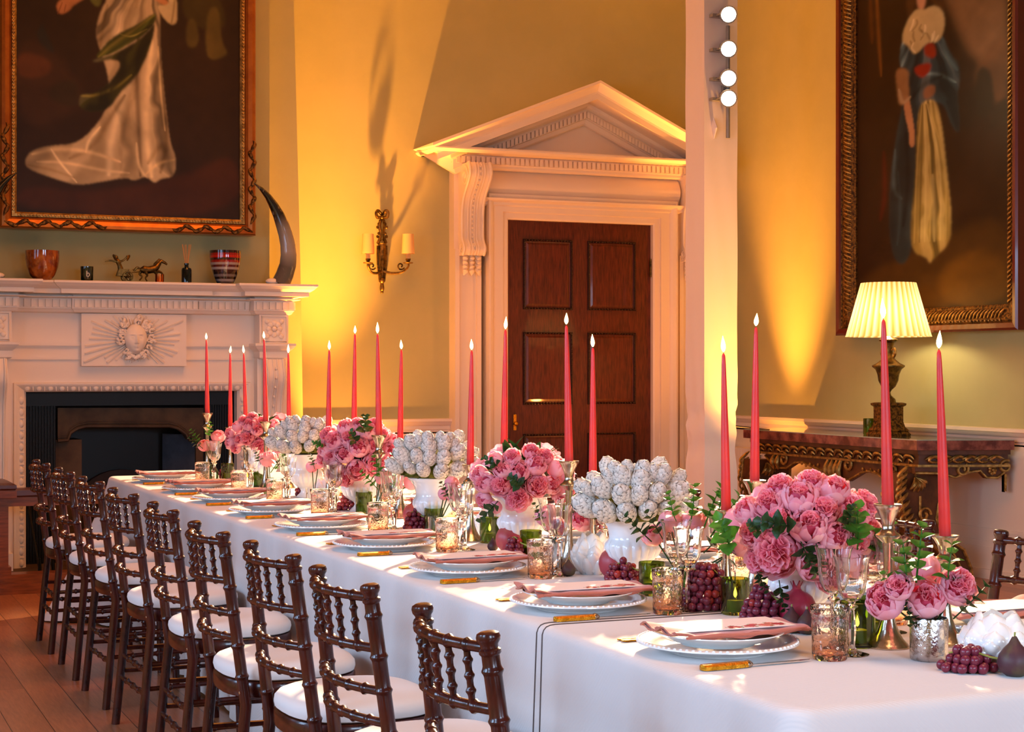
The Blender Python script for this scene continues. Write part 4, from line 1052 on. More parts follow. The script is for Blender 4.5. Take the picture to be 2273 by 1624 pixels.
def conleg(Y, dpx, nm):
    YL = Y
    Lf = [(2003, 1050), (1999, 1097), (2010, 1150), (2028, 1185), (2053, 1190), (2080, 1216), (2108, 1250), (2120, 1294)]
    Rt = [(2160, 1294), (2158, 1262), (2142, 1220), (2118, 1204), (2092, 1182), (2082, 1150), (2090, 1105), (2092, 1050)]
    base_x = wx(2035, cyr); YR = 8.55
    f = lambda a, b: (wx(a, YR), wz(a, b, YR))
    A = [f(*p) for p in Lf]; B = [f(*p) for p in Rt]
    pp = A+B
    body = MB().loft([[(u, YL-th_, max(v, 0)) for u, v in pp] for th_ in (-.07, .07)])
    lg = rc(body).build('leg', M_conw, T_, smooth=False)
    g = MB()
    for th_ in (-.072, .072):
        g.tube([(u, YL-th_, max(v, .012)) for u, v in A], .012, 6); g.tube([(u, YL-th_, max(v, .012)) for u, v in B], .012, 6)
        mid = [((a[0]*.5+b[0]*.5), (a[1]+b[1])/2) for a, b in zip(A, B[::-1])]
        g.tube([(u, YL-th_*1.02, max(v, .02)) for u, v in mid[1:]], .008, 6)
        sp = spiral(mid[1][0]+.03, mid[2][1]+.02, .05, .01, 0, 8, 24); g.tube([(u, YL-th_*1.05, v) for u, v in sp], .010, 6)
        sp = spiral(A[3][0]+.02, A[3][1]+.02, .05, .012, 2, 9, 22); g.tube([(u, YL-th_*1.05, v) for u, v in sp], .014, 6)
        # acanthus leaves down the knee
        for i in range(11):
            u_ = i/10; k_ = u_*3.2; j = int(min(k_, 2)); fr_ = k_-j
            px_ = A[j][0]+(A[j+1][0]-A[j][0])*fr_; pz_ = A[j][1]+(A[j+1][1]-A[j][1])*fr_
            g.tube([(px_+.05, YL-th_*1.05, pz_+.05), (px_+.02, YL-th_*1.12, pz_+.025), (px_-.025, YL-th_*1.08, pz_-.012), (px_-.02, YL-th_*1.0, pz_-.045)], [.005, .013, .011, .004], 6)
    for i in range(6):
        a = -.6+i*.35
        g.tube([(A[0][0]+.1, YL-.08, A[0][1]-.03), (A[0][0]+.1+.05*math.sin(a), YL-.11, A[0][1]-.03-.05*math.cos(a)), (A[0][0]+.1+.09*math.sin(a), YL-.09, A[0][1]-.03-.09*math.cos(a))], [.008, .015, .004], 6)
    rc(g).build('leg_gilding', M_gilt, lg)
conleg(cyr+.16, 0, '')
conleg(cyl-.16, 0, '')
t_ = thing('table_lamp', 'gilt urn table lamp with a lit pleated cream shade on the console table', 'lamp', (6.57, ry(1972, 6.57), CZ))
MB().lathe([(.112, 0), (.115, .012), (.10, .03), (.105, .036), (.085, .06), (.078, .085)], 4 * 6, mod=lambda a, z: 1/max(abs(math.cos(a)), abs(math.sin(a)))*.9).lathe([(.078, .085), (.074, .09), (.074, .19), (.088, .20), (.09, .212), (.07, .218)], 24, mod=lambda a, z: 1/max(abs(math.cos(a)), abs(math.sin(a)))*.92).build('pedestal', M_giltd, t_, smooth=False)
MB().lathe([(.05, .218), (.045, .24), (.018, .265), (.013, .285), (.022, .30), (.045, .32), (.064, .36), (.07, .40), (.085, .435), (.106, .452), (.106, .46), (.075, .475), (.045, .50), (.03, .53), (.028, .575), (.04, .61), (.06, .62), (.062, .63), (.03, .645), (.012, .66), (.01, .72)], 28, mod=lambda a, z: 1+(.03*math.cos(12*a) if .3 < z < .42 else 0)).build('urn_body', M_bronze, t_)
hn = MB()
for s_ in (-1, 1):
    hn.tube([(0, s_*.035, .56), (0, s_*.065, .57), (0, s_*.075, .54), (0, s_*.06, .515), (0, s_*.05, .53), (0, s_*.06, .545)], [.006, .009, .009, .008, .006, .004], 7)
hn.build('handle', M_gilt, t_)
z0 = .648; NS = 240
def pl_(a, z): return 1+.030*math.sin(34*a)
shd = MB().lathe([(.272, z0), (.268, z0+.008), (.2205, z0+.18), (.176, z0+.345), (.174, z0+.352)], NS, mod=pl_, cap0=False, cap1=False)
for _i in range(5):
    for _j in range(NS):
        k_ = .5+.5*math.sin(34*2*math.pi*_j/NS); shd.c.append(tuple(a_*k_+b_*(1-k_) for a_, b_ in zip(lin('fbeecb'), lin('c8964a'))))  # less light through overlapped pleats, painted in as tan stripes
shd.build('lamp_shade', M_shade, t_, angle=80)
ob = MB().ball((0, 0, z0+.17), .035).build('bulb', mat('lamp_bulb', 'fff0c8', .5, emit='ffd48a', estr=25), t_)
l = bpy.data.lights.new('lamp_bulb_light', 'POINT'); l.energy = 14; l.color = (1.0, .78, .42); l.shadow_soft_size = .05
lo = bpy.data.objects.new('lamp_bulb_light', l); COL.objects.link(lo); lo.location = (6.57, ry(1972, 6.57), CZ+z0+.10)
t_ = thing('candle_tumbler', 'small dark green glass candle tumbler beside the lamp on the console', 'candle holder', (6.52, ry(1930, 6.52), CZ))
MB().lathe([(.038, 0), (.042, .006), (.042, .11), (.039, .11), (.038, .012), (.001, .012)], 24, cap1=False).build('glass', M_green, t_)
MB().lathe([(.036, .013), (.036, .05), (.001, .05)], 20).build('wax', M_tea, t_)
cb = [(1916, 946), (1902, 941), (1888, 940), (1872, 934), (1858, 936), (1850, 941), (1862, 944), (1880, 941), (1896, 946), (1912, 951)]
cp = []
for a, b in cb:
    Z = (HC-CZ-.003)*FPX/(b-820-1); X = (a-1136.5)/FPX*Z; cp.append((Z*sn_+X*cs_, Z*cs_-X*sn_, CZ+.004))
cx_ = sum(p[0] for p in cp)/len(cp); cy_ = sum(p[1] for p in cp)/len(cp)
o = MB().tube([(6.55+(p[0]-cx_)*.35, p[1], CZ+.004) for p in cp], .0035, 6).build('power_cable', M_rubber); tagp(o, 'looped dark lamp cable lying on the console table top', 'cable')

# ------------------------------------------------------------------ things on the mantelshelf
YM, ZM = 11.0, 1.9035
def vlathe(prof, cols, seg, name, m, parent, cap0=True, cap1=True):
    mb = MB().lathe([(r, z) for r, z in prof], seg, cap0=cap0, cap1=cap1); mb.c = [lin(c) for c in cols for _ in range(seg)]
    return mb.build(name, m, parent)
M_striped = mat('striped_art_glass', 'aaaaaa', .08, vcol=True, coat=.8)
M_amberg = mat('amber_brown_art_glass', '6e2b0c', .08, col2='b86424', nscale=14, coat=.8, nfac=(.4, .7))
t_ = thing('glass_bowl', 'brown and amber mottled glass bowl at the left of the mantelshelf', 'bowl', (wx(94, YM), YM, ZM))
MB().lathe([(.045, 0), (.055, .004), (.078, .03), (.098, .08), (.106, .13), (.107, .187), (.101, .187), (.1, .13), (.09, .08), (.07, .035), (.001, .02)], 32, cap1=False).build('bowl', M_amberg, t_)
t_ = thing('candle_jar', 'small dark glass candle jar marked with a letter b on the mantelshelf', 'candle jar', (wx(193, YM), YM, ZM))
MB().lathe([(.036, 0), (.039, .006), (.042, .093), (.039, .093), (.036, .01), (.001, .01)], 28, cap1=False).build('jar', mat('smoked_dark_glass', '1c2418', .05, coat=.8), t_)
tx = bpy.data.curves.new('letter_mark', 'FONT'); tx.body = 'b'; tx.size = .055; tx.extrude = .0006; tx.align_x = 'CENTER'
to = bpy.data.objects.new('letter_mark', tx); COL.objects.link(to); to.parent = t_; to.rotation_euler = (R(90), 0, 0); to.location = (0, -.0425, .026)
bpy.context.view_layer.update()
me_ = bpy.data.meshes.new_from_object(to); me_.materials.clear(); me_.materials.append(mat('pale_print', 'c9c6b8', .6))
obj_from(me_, 'letter_mark', t_, (0, -.0425, .026), (R(90), 0, 0)); bpy.data.objects.remove(to)
rb_p = []; rb_c = []
rs = random.Random(9); strip = ['3a3434', '8d8a88', '241c1c', '6e6a6a', '2b2020', '3c2420', 'a09a98', '541414', '9c8f8c', '8c1410', '3c0a0a', 'b01c14', '8c120e', '2c0c0a']
for i in range(57):
    u = i/56; rb_p.append((.05+.055*math.sin(min(1, u*1.15)*math.pi/2)**.8, u*.22)); rb_c.append(strip[min(13, int(u*14))])
rb_p += [(.099, .22), (.09, .12), (.05, .02), (.001, .01)]; rb_c += ['5a0f0c']*4
t_ = thing('glass_bowl', 'red and grey striped glass bowl at the right of the mantelshelf', 'bowl', (wx(500, YM), YM, ZM))
vlathe(rb_p, rb_c, 32, 'bowl', M_striped, t_, cap1=False)
t_ = thing('reed_diffuser', 'black reed diffuser bottle with thin wooden reeds on the mantelshelf', 'reed diffuser', (wx(414, YM), YM, ZM))
MB().lathe([(.03, 0), (.034, .004), (.034, .085), (.03, .097), (.014, .105), (.013, .12), (.016, .121), (.016, .13), (.010, .13)], 24).build('bottle', mat('black_glass', '0c1412', .08, coat=.8), t_)
rd_ = MB()
for i in range(7):
    a = i*2*math.pi/7; rd_.tube([(0.003*math.cos(a), .003*math.sin(a), .09), (.03*math.cos(a), .02*math.sin(a), .255)], .0018, 5)
rd_.build('reeds', mat('pale_reed', 'c8925a', .8), t_)
t_ = thing('copper_cup', 'small copper cup in front of the bronze chariot on the mantelshelf', 'cup', (wx(355, 10.955), 10.965, ZM))
MB().lathe([(.026, 0), (.028, .004), (.029, .052), (.026, .052), (.025, .006), (.001, .006)], 24, cap1=False).build('cup', mat('polished_copper', 'b8602c', .25, metal=1), t_)
# bronze chariot group
bxc = wx(300, YM)
t_ = thing('chariot_sculpture', 'bronze sculpture of a winged driver, chariot and horse on the mantelshelf', 'sculpture', (bxc, YM+.06, ZM))
def p3(px, py, dy=0): return (wx(px, YM+.06)-bxc, dy, wz(px, py, YM+.06)-ZM)
wh = MB()
for dy in (-.035, .035):
    c = p3(282, 612, dy); cz = .036
    wh.tube([(c[0]+.032*math.cos(a), dy, cz+.032*math.sin(a)) for a in np.linspace(0, 2*math.pi, 20, endpoint=False)], .004, 6, closed=True)
    for k in range(6):
        a = k*math.pi/3; wh.tube([(c[0], dy, cz), (c[0]+.03*math.cos(a), dy, cz+.03*math.sin(a))], .003, 5)
    wh.ball((c[0], dy, cz), .008)
wh.tube([(c[0], -.035, .036), (c[0], .035, .036)], .004, 6)
wh.build('wheel_pair', M_bronze, t_)
MB().loft([[(p3(270, 600)[0]+a*.034+sh_, b*.028, z) for a, b in ((-1, -1), (.9, -1), (1.1, 0), (.9, 1), (-1, 1))] for z, sh_ in ((.04, 0), (.045, 0), (.08, .012), (.085, .014))]).build('chariot_body', M_bronze, t_)
dr = MB()
dr.tube([p3(272, 612), p3(268, 598), p3(265, 588), p3(262, 580), p3(259, 575)], [.012, .018, .014, .016, .008], 8)
dr.ball(p3(258, 571), .013)
dr.tube([p3(262, 581), p3(252, 579), p3(243, 578), p3(233, 580)], [.008, .006, .005, .003], 6)
dr.tube([p3(264, 581), p3(273, 578), p3(280, 572), p3(282, 569)], [.008, .006, .005, .006], 6)
dr.build('winged_driver', M_bronze, t_)
wgm = MB()
for s_, a in ((-1, 256), (1, 283)):
    for k in range(5):
        wgm.tube([p3(a, 578, s_*.01), p3(a+s_*(1+k*1.2), 572-k, s_*.02), p3(a+s_*(k*1.6-1), 566-k*.4, s_*.025)], [.004, .005, .001], 5)
wgm.build('wings', M_bronze, t_)
hs = MB()
hs.tube([p3(311, 598), p3(318, 598), p3(330, 599), p3(342, 597), p3(348, 592), p3(354, 584), p3(358, 579), p3(366, 583), p3(371, 587)], [.010, .026, .024, .026, .020, .014, .013, .009, .006], 10)
for pts in ([(315, 600), (311, 608), (316, 614), (310, 622)], [(322, 603), (326, 611), (322, 617), (326, 624)], [(345, 601), (356, 603), (362, 608), (360, 612)], [(342, 602), (348, 609), (356, 611), (353, 616)]):
    dy = .012 if pts[0][0] % 2 else -.012
    hs.tube([p3(a, b, dy) for a, b in pts], [.012, .008, .005, .005], 7)
hs.tube([p3(311, 596), p3(304, 594), p3(298, 600), p3(295, 597)], [.005, .008, .006, .002], 6)
for k in range(6): hs.tube([p3(347+k*2, 590-k*2.2), p3(343+k*2, 585-k*2), p3(341+k*2, 588-k*2)], [.004, .005, .002], 5)
hs.tube([p3(284, 606), p3(300, 604), p3(335, 600)], .003, 5)
hs.build('horse', M_bronze, t_)
# two curved horns
M_horn = mat('polished_horn', '15110f', .15, coat=.8, vcol=True, col2='9c9082', nscale=26, nfac=(.60, .78), stretch=(1, 1, .5))
hp = [(622, 630, 21), (632, 610, 20.5), (639, 588, 19.5), (641, 566, 18.5), (639, 543, 17.5), (634, 520, 16.5), (627, 498, 15.5), (618, 476, 13), (607, 455, 10.5), (595, 436, 7.5), (580, 419, 4.5), (564, 406, 1)]
for sgn, lab in ((1, 'tall curved black and grey horn at the right end of the mantelshelf'), (-1, 'curved dark horn at the left end of the mantelshelf, only its tip in view')):
    bx_ = wx(622, YM); X0 = bx_ if sgn > 0 else 2*FC-bx_
    t_ = thing('ornamental_horn', lab, 'horn', (X0, YM, ZM))
    pts, rr, cc = [], [], []
    for i, (a, b, r_) in enumerate(hp):
        pts.append((sgn*(wx(a, YM)-bx_), .0, wz(a, b, YM)-ZM if i else .0)); rr.append(r_*.00300)
    # densify
    P2, R2 = [], []
    for i in range(len(pts)-1):
        for k in range(3):
            f_ = k/3; P2.append(tuple(pts[i][j]*(1-f_)+pts[i+1][j]*f_ for j in range(3))); R2.append(rr[i]*(1-f_)+rr[i+1]*f_)
    P2.append(pts[-1]); R2.append(rr[-1])
    mb = MB().tube(P2, R2, 18)
    for i in range(len(P2)):
        u = i/(len(P2)-1); g = np.interp(u, [0, .15, .3, .5, .62, .72, 1], [.10, .09, .30, .22, .02, .006, .005])
        mb.c += [(g*1.05, g*.97, g*.88)]*18
    mb.build('horn', M_horn, t_)
    MB().ball((-sgn*.055, -.01, .022), .05, (1, .7, .45), 12, 8).build('stone_base', M_white, t_)
MB.smooth_short = False
# ------------------------------------------------------------------ tablecloth
TX0, TX1, TY0, TY1, TZ = 1.525, 2.60, 2.37, 9.08, .76
def foldf(s, side):
    a = .010*math.sin(s*7.3+side) + .007*math.sin(s*17.1+2*side) + .004*math.sin(s*31.7)
    return a
def outline(ins, r=.05):
    pts = []
    x0, x1, y0, y1 = TX0+ins, TX1-ins, TY0+ins, TY1-ins; r = max(r-ins*.0, .01)
    def edge(a, b, n):
        for i in range(n): pts.append((a[0]+(b[0]-a[0])*i/n, a[1]+(b[1]-a[1])*i/n))
    def arc(cx, cy, a0, n=10):
        for i in range(n): a = a0+math.pi/2*i/n; pts.append((cx+r*math.cos(a), cy+r*math.sin(a)))
    edge((x1, y0+r), (x1, y1-r), 200); arc(x1-r, y1-r, 0); edge((x1-r, y1), (x0+r, y1), 40); arc(x0+r, y1-r, math.pi/2)
    edge((x0, y1-r), (x0, y0+r), 200); arc(x0+r, y0+r, math.pi); edge((x0+r, y0), (x1-r, y0), 40); arc(x1-r, y0+r, -math.pi/2)
    return pts
def skirt_off(p, u):
    """outward displacement of the skirt at plan point p, u = 0 at the edge .. 1 at the floor"""
    x, y = p
    dc = min(math.hypot(x-cx, y-cy) for cx in (TX0, TX1) for cy in (TY0, TY1))
    o = foldf(y+x*1.3, 0 if x < 2 else 3)*u*1.6 + .012*u
    o += (.36 if (x < 2 and y > 5) else .24)*u**1.2*math.exp(-(dc/(.19 if (x < 2 and y > 5) else .13))**2)
    o += .03*u*math.exp(-((dc-.28)/.09)**2) - .02*u*math.exp(-((dc-.19)/.04)**2)
    return o
def cloth():
    base = outline(0); n = len(base); mb = MB(); loops = []
    ctr = [(min(max(x, TX0+.5), TX1-.5), min(max(y, TY0+.5), TY1-.5)) for x, y in base]
    nor = []
    for i in range(n):
        a, b = base[i-1], base[(i+1) % n]; d = Vector((b[1]-a[1], -(b[0]-a[0]))); nor.append(d.normalized())
    for ins in (.04, .03): loops.append([(base[i][0]-nor[i].x*ins, base[i][1]-nor[i].y*ins, TZ) for i in range(n)])
    for ins, dz_ in ((.018, .0012), (.009, .0045), (.003, .011), (.0, .02)): loops.append([(base[i][0]-nor[i].x*ins, base[i][1]-nor[i].y*ins, TZ-dz_) for i in range(n)])
    for k in range(1, 27):
        u = k/26; z = TZ-.02-(TZ-.028)*u
        loops.append([(base[i][0]+nor[i].x*skirt_off(base[i], u), base[i][1]+nor[i].y*skirt_off(base[i], u), z + (.012 if u > .98 else 0)*math.sin(i*.35)**2) for i in range(n)])
    mb.loft(loops, cap0=True, cap1=False)
    return mb
def cloth_mat():
    m = mat('white_woven_tablecloth', 'dcd4d0', .8, sheen=.2)
    nt = m.node_tree; N = nt.nodes; L = nt.links; b = N['Principled BSDF']
    tc = N.new('ShaderNodeTexCoord')
    w1 = N.new('ShaderNodeTexWave'); w1.bands_direction = 'DIAGONAL'; w1.inputs['Scale'].default_value = 55; w1.inputs['Distortion'].default_value = .3
    L.new(tc.outputs['Object'], w1.inputs['Vector'])
    n1 = N.new('ShaderNodeTexNoise'); n1.inputs['Scale'].default_value = 7; n1.inputs['Detail'].default_value = 3
    mp = N.new('ShaderNodeMapping'); mp.inputs['Scale'].default_value = (1, 1, .12); L.new(tc.outputs['Object'], mp.inputs['Vector']); L.new(mp.outputs[0], n1.inputs['Vector'])
    bp = N.new('ShaderNodeBump'); bp.inputs['Strength'].default_value = .35; bp.inputs['Distance'].default_value = .001
    b2 = N.new('ShaderNodeBump'); b2.inputs['Strength'].default_value = .35; b2.inputs['Distance'].default_value = .02
    L.new(w1.outputs['Fac'], bp.inputs['Height']); L.new(n1.outputs['Fac'], b2.inputs['Height']); L.new(b2.outputs[0], bp.inputs['Normal'])
    L.new(bp.outputs[0], b.inputs['Normal'])
    return m
M_cloth = cloth_mat()
CL = cloth().build('tablecloth', M_cloth, angle=60)
tagp(CL, 'long white tablecloth draped over the banqueting table and falling to the floor', 'tablecloth')
M_seam = mat('dark_stitched_seam', '5a4c48', .8)
for yy in (3.385, 3.415):
    pts = [(TX1-.3-.05*i, yy, TZ+.0008) for i in range(0, 15)] + [(TX0+.03, yy, TZ+.0008), (TX0+.018, yy, TZ-.0004), (TX0+.009, yy, TZ-.0035), (TX0+.003, yy, TZ-.010), (TX0-.001, yy, TZ-.02)]
    for k in range(1, 26):
        u = k/26; pts.append((TX0-skirt_off((TX0, yy), u)-.0012, yy+(.012*u if yy > 3.4 else -.004*u), TZ-.02-(TZ-.028)*u))
    MB().tube(pts, .0016, 5).build('stitched_seam', M_seam, CL)

# ------------------------------------------------------------------ chairs
def turned(mb, pts, base_r, nodes, seg=10, node_h=.0036, node_w=.0048, taper=None, caps=True):
    P = [Vector(p) for p in pts]; L = [0]
    for a, b in zip(P, P[1:]): L.append(L[-1]+(b-a).length)
    T = L[-1]; ss = set(L)
    for n_ in nodes:
        for o in (-1.9, -1, -.4, 0, .4, 1, 1.9): ss.add(min(max(n_+o*node_w, 0), T))
    ss = sorted(ss); out = []; rr = []
    for s_ in ss:
        i = max(j for j in range(len(L)) if L[j] <= s_+1e-9); i = min(i, len(P)-2)
        f_ = (s_-L[i])/max(1e-9, L[i+1]-L[i]); out.append(P[i].lerp(P[i+1], f_))
        r = base_r if taper is None else base_r*(taper[0]+(taper[1]-taper[0])*s_/T)
        e = max([math.exp(-((s_-n_)/node_w)**2) for n_ in nodes] + [0]); rr.append(r+node_h*e)
    return mb.tube(out, rr, seg, cap=caps)
def make_chair(label):
    t = thing('chiavari_chair', label, 'chair')
    for s_ in (-1, 1):
        def pp(z):
            if z < .42: return Vector((-.035+.04*z/.42+.0, s_*(.212-.014*z/.42), z))
            u = (z-.42)/.44; return Vector((.005-.055*u, s_*(.198-.020*u), z))
        zs = [0, .1, .2, .3, .42, .55, .7, .85]
        mb = MB(); turned(mb, [pp(z) for z in zs], .0158, [.50, .585, .675, .745, .83], 14)
        c = pp(.85); ax = (pp(.85)-pp(.7)).normalized()
        fin = [(0, .0158), (.004, .0192), (.010, .0192), (.013, .0152), (.019, .0158), (.025, .0200), (.032, .0212), (.038, .0190), (.041, .013), (.0418, .001)]
        mb.tube([c+ax*a for a, _ in fin], [r for _, r in fin], 14)
        mb.build('rear_leg', M_chair, t)
        MB().ball((-.012, s_*.199, .455), .006, (.6, 1, 1), 8, 6).build('bolt', M_silver, t)
        mb = MB(); turned(mb, [(.33, s_*.165, .445), (.333, s_*.168, .2), (.337, s_*.172, 0)], .015, [.05, .16, .27, .33], 10)
        mb.build('front_leg', M_chair, t)
        for z in (.20, .285):
            mb = MB(); turned(mb, [pp(z), (.333, s_*.168, z+.0)], .0085, [.09, .19, .29], 8, .004); mb.build('stretcher', M_chair, t)
    def back(z, bow, yw=None):
        u = (z-.42)/.44; x = .005-.055*u; w_ = .198-.020*u
        return [(x-bow*(1-(i/18-1)**2), w_*(i/18-1), z) for i in range(37)]
    def ysp(k): return (k-2.5)/3.5*.178
    for z, bow in ((.862, .048), (.757, .050), (.668, .048), (.602, .045)):
        pts = back(z, bow); L = sum((Vector(b)-Vector(a)).length for a, b in zip(pts, pts[1:]))
        mb = MB(); turned(mb, pts, .0098, [L*(k+1)/7 for k in range(6)], 12, .0036); mb.build('back_rail', M_chair, t)
    for k in range(6):
        y = ysp(k)
        a = Vector((.005-.055*(.862-.42)/.44-.048*(1-(y/.178)**2), y, .862)); b = Vector((.005-.055*(.757-.42)/.44-.050*(1-(y/.183)**2), y*1.02, .757))
        mb = MB(); L = (a-b).length; turned(mb, [a, b], .0062, [L*.25, L*.5, L*.75], 8, .0038, .0045); mb.build('spindle', M_chair, t)
    def plan(sc, z, dx=0):
        l = []
        for j in range(40):
            a = 2*math.pi*j/40; c, s2 = math.cos(a), math.sin(a); e = 2/2.7
            l.append((.166+dx+sc*.193*abs(c)**e*(1 if c > 0 else -1), sc*.202*abs(s2)**e*(1 if s2 > 0 else -1), z))
        return l
    MB().loft([plan(.95, .430), plan(.985, .432), plan(1, .440), plan(1, .469), plan(.98, .475), plan(.9, .476)]).build('seat_frame', M_chair, t)
    MB().loft([plan(.93, .476), plan(.985, .481), plan(1.0, .492), plan(.99, .505), plan(.94, .516), plan(.84, .524), plan(.6, .529), plan(.3, .531)]).build('seat_cushion', M_cush, t)
    for z in (.18, .26):
        mb = MB(); turned(mb, [(-.035+.04*z/.42, -.205, z), (-.035+.04*z/.42, .205, z)], .0085, [.1, .2, .3], 8, .004); mb.build('stretcher', M_chair, t)
    mb = MB(); turned(mb, [(.334, -.168, .235), (.334, .168, .235)], .0085, [.08, .17, .26], 8, .004); mb.build('stretcher', M_chair, t)
    return t
CH = [(1.137, 2.765, -2), (1.142, 3.44, 1), (1.142, 4.03, 2), (1.125, 4.64, 0), (1.15, 5.40, -1), (1.152, 6.13, 2), (1.150, 6.84, 2), (1.142, 7.51, 0), (1.137, 8.23, 0)]
chairs = []
for i, (x, y, a) in enumerate(CH):
    lab = 'dark bamboo-style chair with white seat, %s in the left row' % ORD[i]
    if i == 0: ch0 = make_chair(lab); o = ch0
    else: o = dup(ch0, label=lab)
    o.location = (x-.012, y, 0); o.rotation_euler = (0, 0, R(a)); o['group'] = 'chairs along the left of the table'
RC = [(2.985, 3.50, 0), (2.985, 4.18, 2), (2.985, 4.86, -1), (2.985, 5.55, 0), (2.985, 6.25, 1), (2.985, 6.95, 0)]
for i, (x, y, a) in enumerate(RC):
    o = dup(ch0, label='dark bamboo-style chair across the table, %s on that side' % ORD[i])
    o.location = (x, y, 0); o.rotation_euler = (0, 0, R(180+a)); o['group'] = 'chairs along the right of the table'

# ------------------------------------------------------------------ place settings
def make_charger():
    t = thing('charger_plate', '', 'plate')
    MB().lathe([(.09, 0), (.1, .001), (.104, .006), (.125, .010), (.155, .021), (.163, .023), (.165, .0215), (.1645, .024), (.155, .0265), (.128, .0155), (.108, .0105), (.001, .010)], 56, cap1=False).build('dish', M_china, t)
    b = MB()
    for i in range(76):
        a = 2*math.pi*i/76; b.ball((.161*math.cos(a), .161*math.sin(a), .0245), .0036, (1, 1, 1), 6, 4)
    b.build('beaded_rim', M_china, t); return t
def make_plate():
    t = thing('dinner_plate', '', 'plate')
    MB().lathe([(.07, 0), (.075, .001), (.08, .006), (.1, .011), (.128, .024), (.134, .0265), (.1335, .0285), (.127, .027), (.1, .0145), (.08, .0095), (.001, .009)], 56, cap1=False).build('dish', M_china, t)
    return t
def make_napkin(seed):
    r = random.Random(seed); t = thing('folded_napkin', '', 'napkin'); nx, ny = 26, 12
    for lay, (z0, ex) in enumerate(((.0, 0), (.006, -.004))):
        top, bot = [], []
        for i in range(nx+1):
            for j in range(ny+1):
                u, v = i/nx, j/ny
                x = -.135+.295*u+ex*(.5-u)*2; y = -.085+.155*v + (.006*math.sin(u*9+seed+lay))*(1 if v < .5 else .4)
                lift = .006*max(0, .22-u)/.22*(1+.9*math.sin(v*13+lay*2+seed)) + .005*max(0, u-.82)/.18*math.sin(v*5+1)**2
                edge = .0025*math.sin(u*22+lay)*(abs(v-.5)*2)**4
                z = z0*.6+lift+edge+.003*(1-(abs(v-.5)*2)**6)
                top.append((x, y, z+.002)); bot.append((x, y, z-.002))
        f = []; n = ny+1; N_ = len(top)
        for i in range(nx):
            for j in range(ny):
                a = i*n+j; f.append((a, a+1, a+n+1, a+n)); f.append((N_+a, N_+a+n, N_+a+n+1, N_+a+1))
        for i in range(nx): f += [(i*n, (i+1)*n, N_+(i+1)*n, N_+i*n), (i*n+ny, N_+i*n+ny, N_+(i+1)*n+ny, (i+1)*n+ny)]
        for j in range(ny): f += [(j, N_+j, N_+j+1, j+1), (nx*n+j, nx*n+j+1, N_+nx*n+j+1, N_+nx*n+j)]
        MB().add(top+bot, f).build('folded_layer', M_napk, t, angle=70)
    MB().tube([(-.12, -.088, .004), (-.05, -.093, .006), (.02, -.090, .004), (.09, -.094, .007), (.155, -.086, .008)], [.003, .0045, .0035, .0045, .003], 8).build('rolled_edge', M_napk, t)
    return t
def make_card():
    t = thing('menu_card', '', 'menu card'); nx, ny = 84, 44; vs = []; cs = []
    r = random.Random(4); fr = [(.50, .17, .055), (.64, .19, .05), (.78, .2, .06), (.90, .24, .055), (.70, .30, .035), (.85, .36, .035)]
    for i in range(nx+1):
        for j in range(ny+1):
            u, v = i/nx, j/ny; vs.append((-.115+.26*u, -.065+.125*v, .0))
            c = np.array(lin('f5e9e8'))
            for k, (a, b, w_) in enumerate(fr):
                d = math.hypot((u-a), (v-b)*.5)/w_
                if d < 1: c = np.array(lin(['b03a44', 'c4505a', 'd8786e'][k % 3]))
                elif d < 1.35 and math.sin(math.atan2(v-b, u-a)*5+k) > .55: c = np.array(lin('6b7a4a'))
            if .03 < u < .36 and abs(v-.8) < .02: c = c*.9
            cs.append(tuple(c))
    f = []; n = ny+1
    for i in range(nx):
        for j in range(ny): a = i*n+j; f.append((a, a+1, a+n+1, a+n))
    N_ = len(vs)
    b = [(-.115, -.065, -.0012), (.145, -.065, -.0012), (.145, .06, -.0012), (-.115, .06, -.0012)]
    vs += b; cs += [lin('f5e9e8')]*4
    f += [(N_, N_+3, N_+2, N_+1)] + [tuple([i*n for i in range(nx+1)] + [N_+1, N_])] + [tuple([nx*n+j for j in range(ny+1)] + [N_+2, N_+1])]
    mb = MB(); mb.v, mb.f, mb.c = vs, f, cs; mb.build('printed_card', M_card, t, smooth=False); return t
def make_knife():
    t = thing('table_knife', '', 'knife')
    MB().loft([[(x, y*w_, z) for y, z in ((-1, .001), (1, .001), (1, .008), (.6, .0115), (-.6, .0115), (-1, .008))] for x, w_ in ((-.1, .002), (-.097, .010), (-.09, .0125), (-.02, .0125), (.0, .010))]).build('handle', M_gold, t)
    MB().lathe([(.001, 0), (.008, .001), (.0095, .004), (.007, .008), (.005, .012)], 10).v
    m2 = MB().tube([(0, 0, .005), (.004, 0, .005), (.010, 0, .005), (.014, 0, .004)], [.0088, .0092, .0065, .004], 10); m2.build('bolster', M_silver, t)
    MB().loft([[(x, y0, .003), (x, y1, .003), (x, y1, .0042), (x, y0, .0042)] for x, y0, y1 in ((.012, -.003, .004), (.03, -.0045, .0065), (.12, -.005, .007), (.14, -.001, .0065), (.15, .005, .006))]).build('blade', M_steel, t, smooth=False)
    return t
def make_fork():
    t = thing('table_fork', '', 'fork')
    MB().loft([[(x, y*w_, z) for y, z in ((-1, .001), (1, .001), (1, .004), (-1, .004))] for x, w_ in ((-.1, .003), (-.095, .007), (-.07, .006), (.02, .003))]).build('handle', M_gold, t)
    mb = MB().tube([(.02, 0, .003), (.045, 0, .006), (.055, 0, .004)], [.003, .003, .008], 8, flat=.35)
    for k in range(4): mb.tube([(.052, (k-1.5)*.0048, .004), (.075, (k-1.5)*.005, .002), (.1, (k-1.5)*.0048, .006)], [.0018, .0016, .0008], 5)
    mb.build('tines', M_steel, t); return t
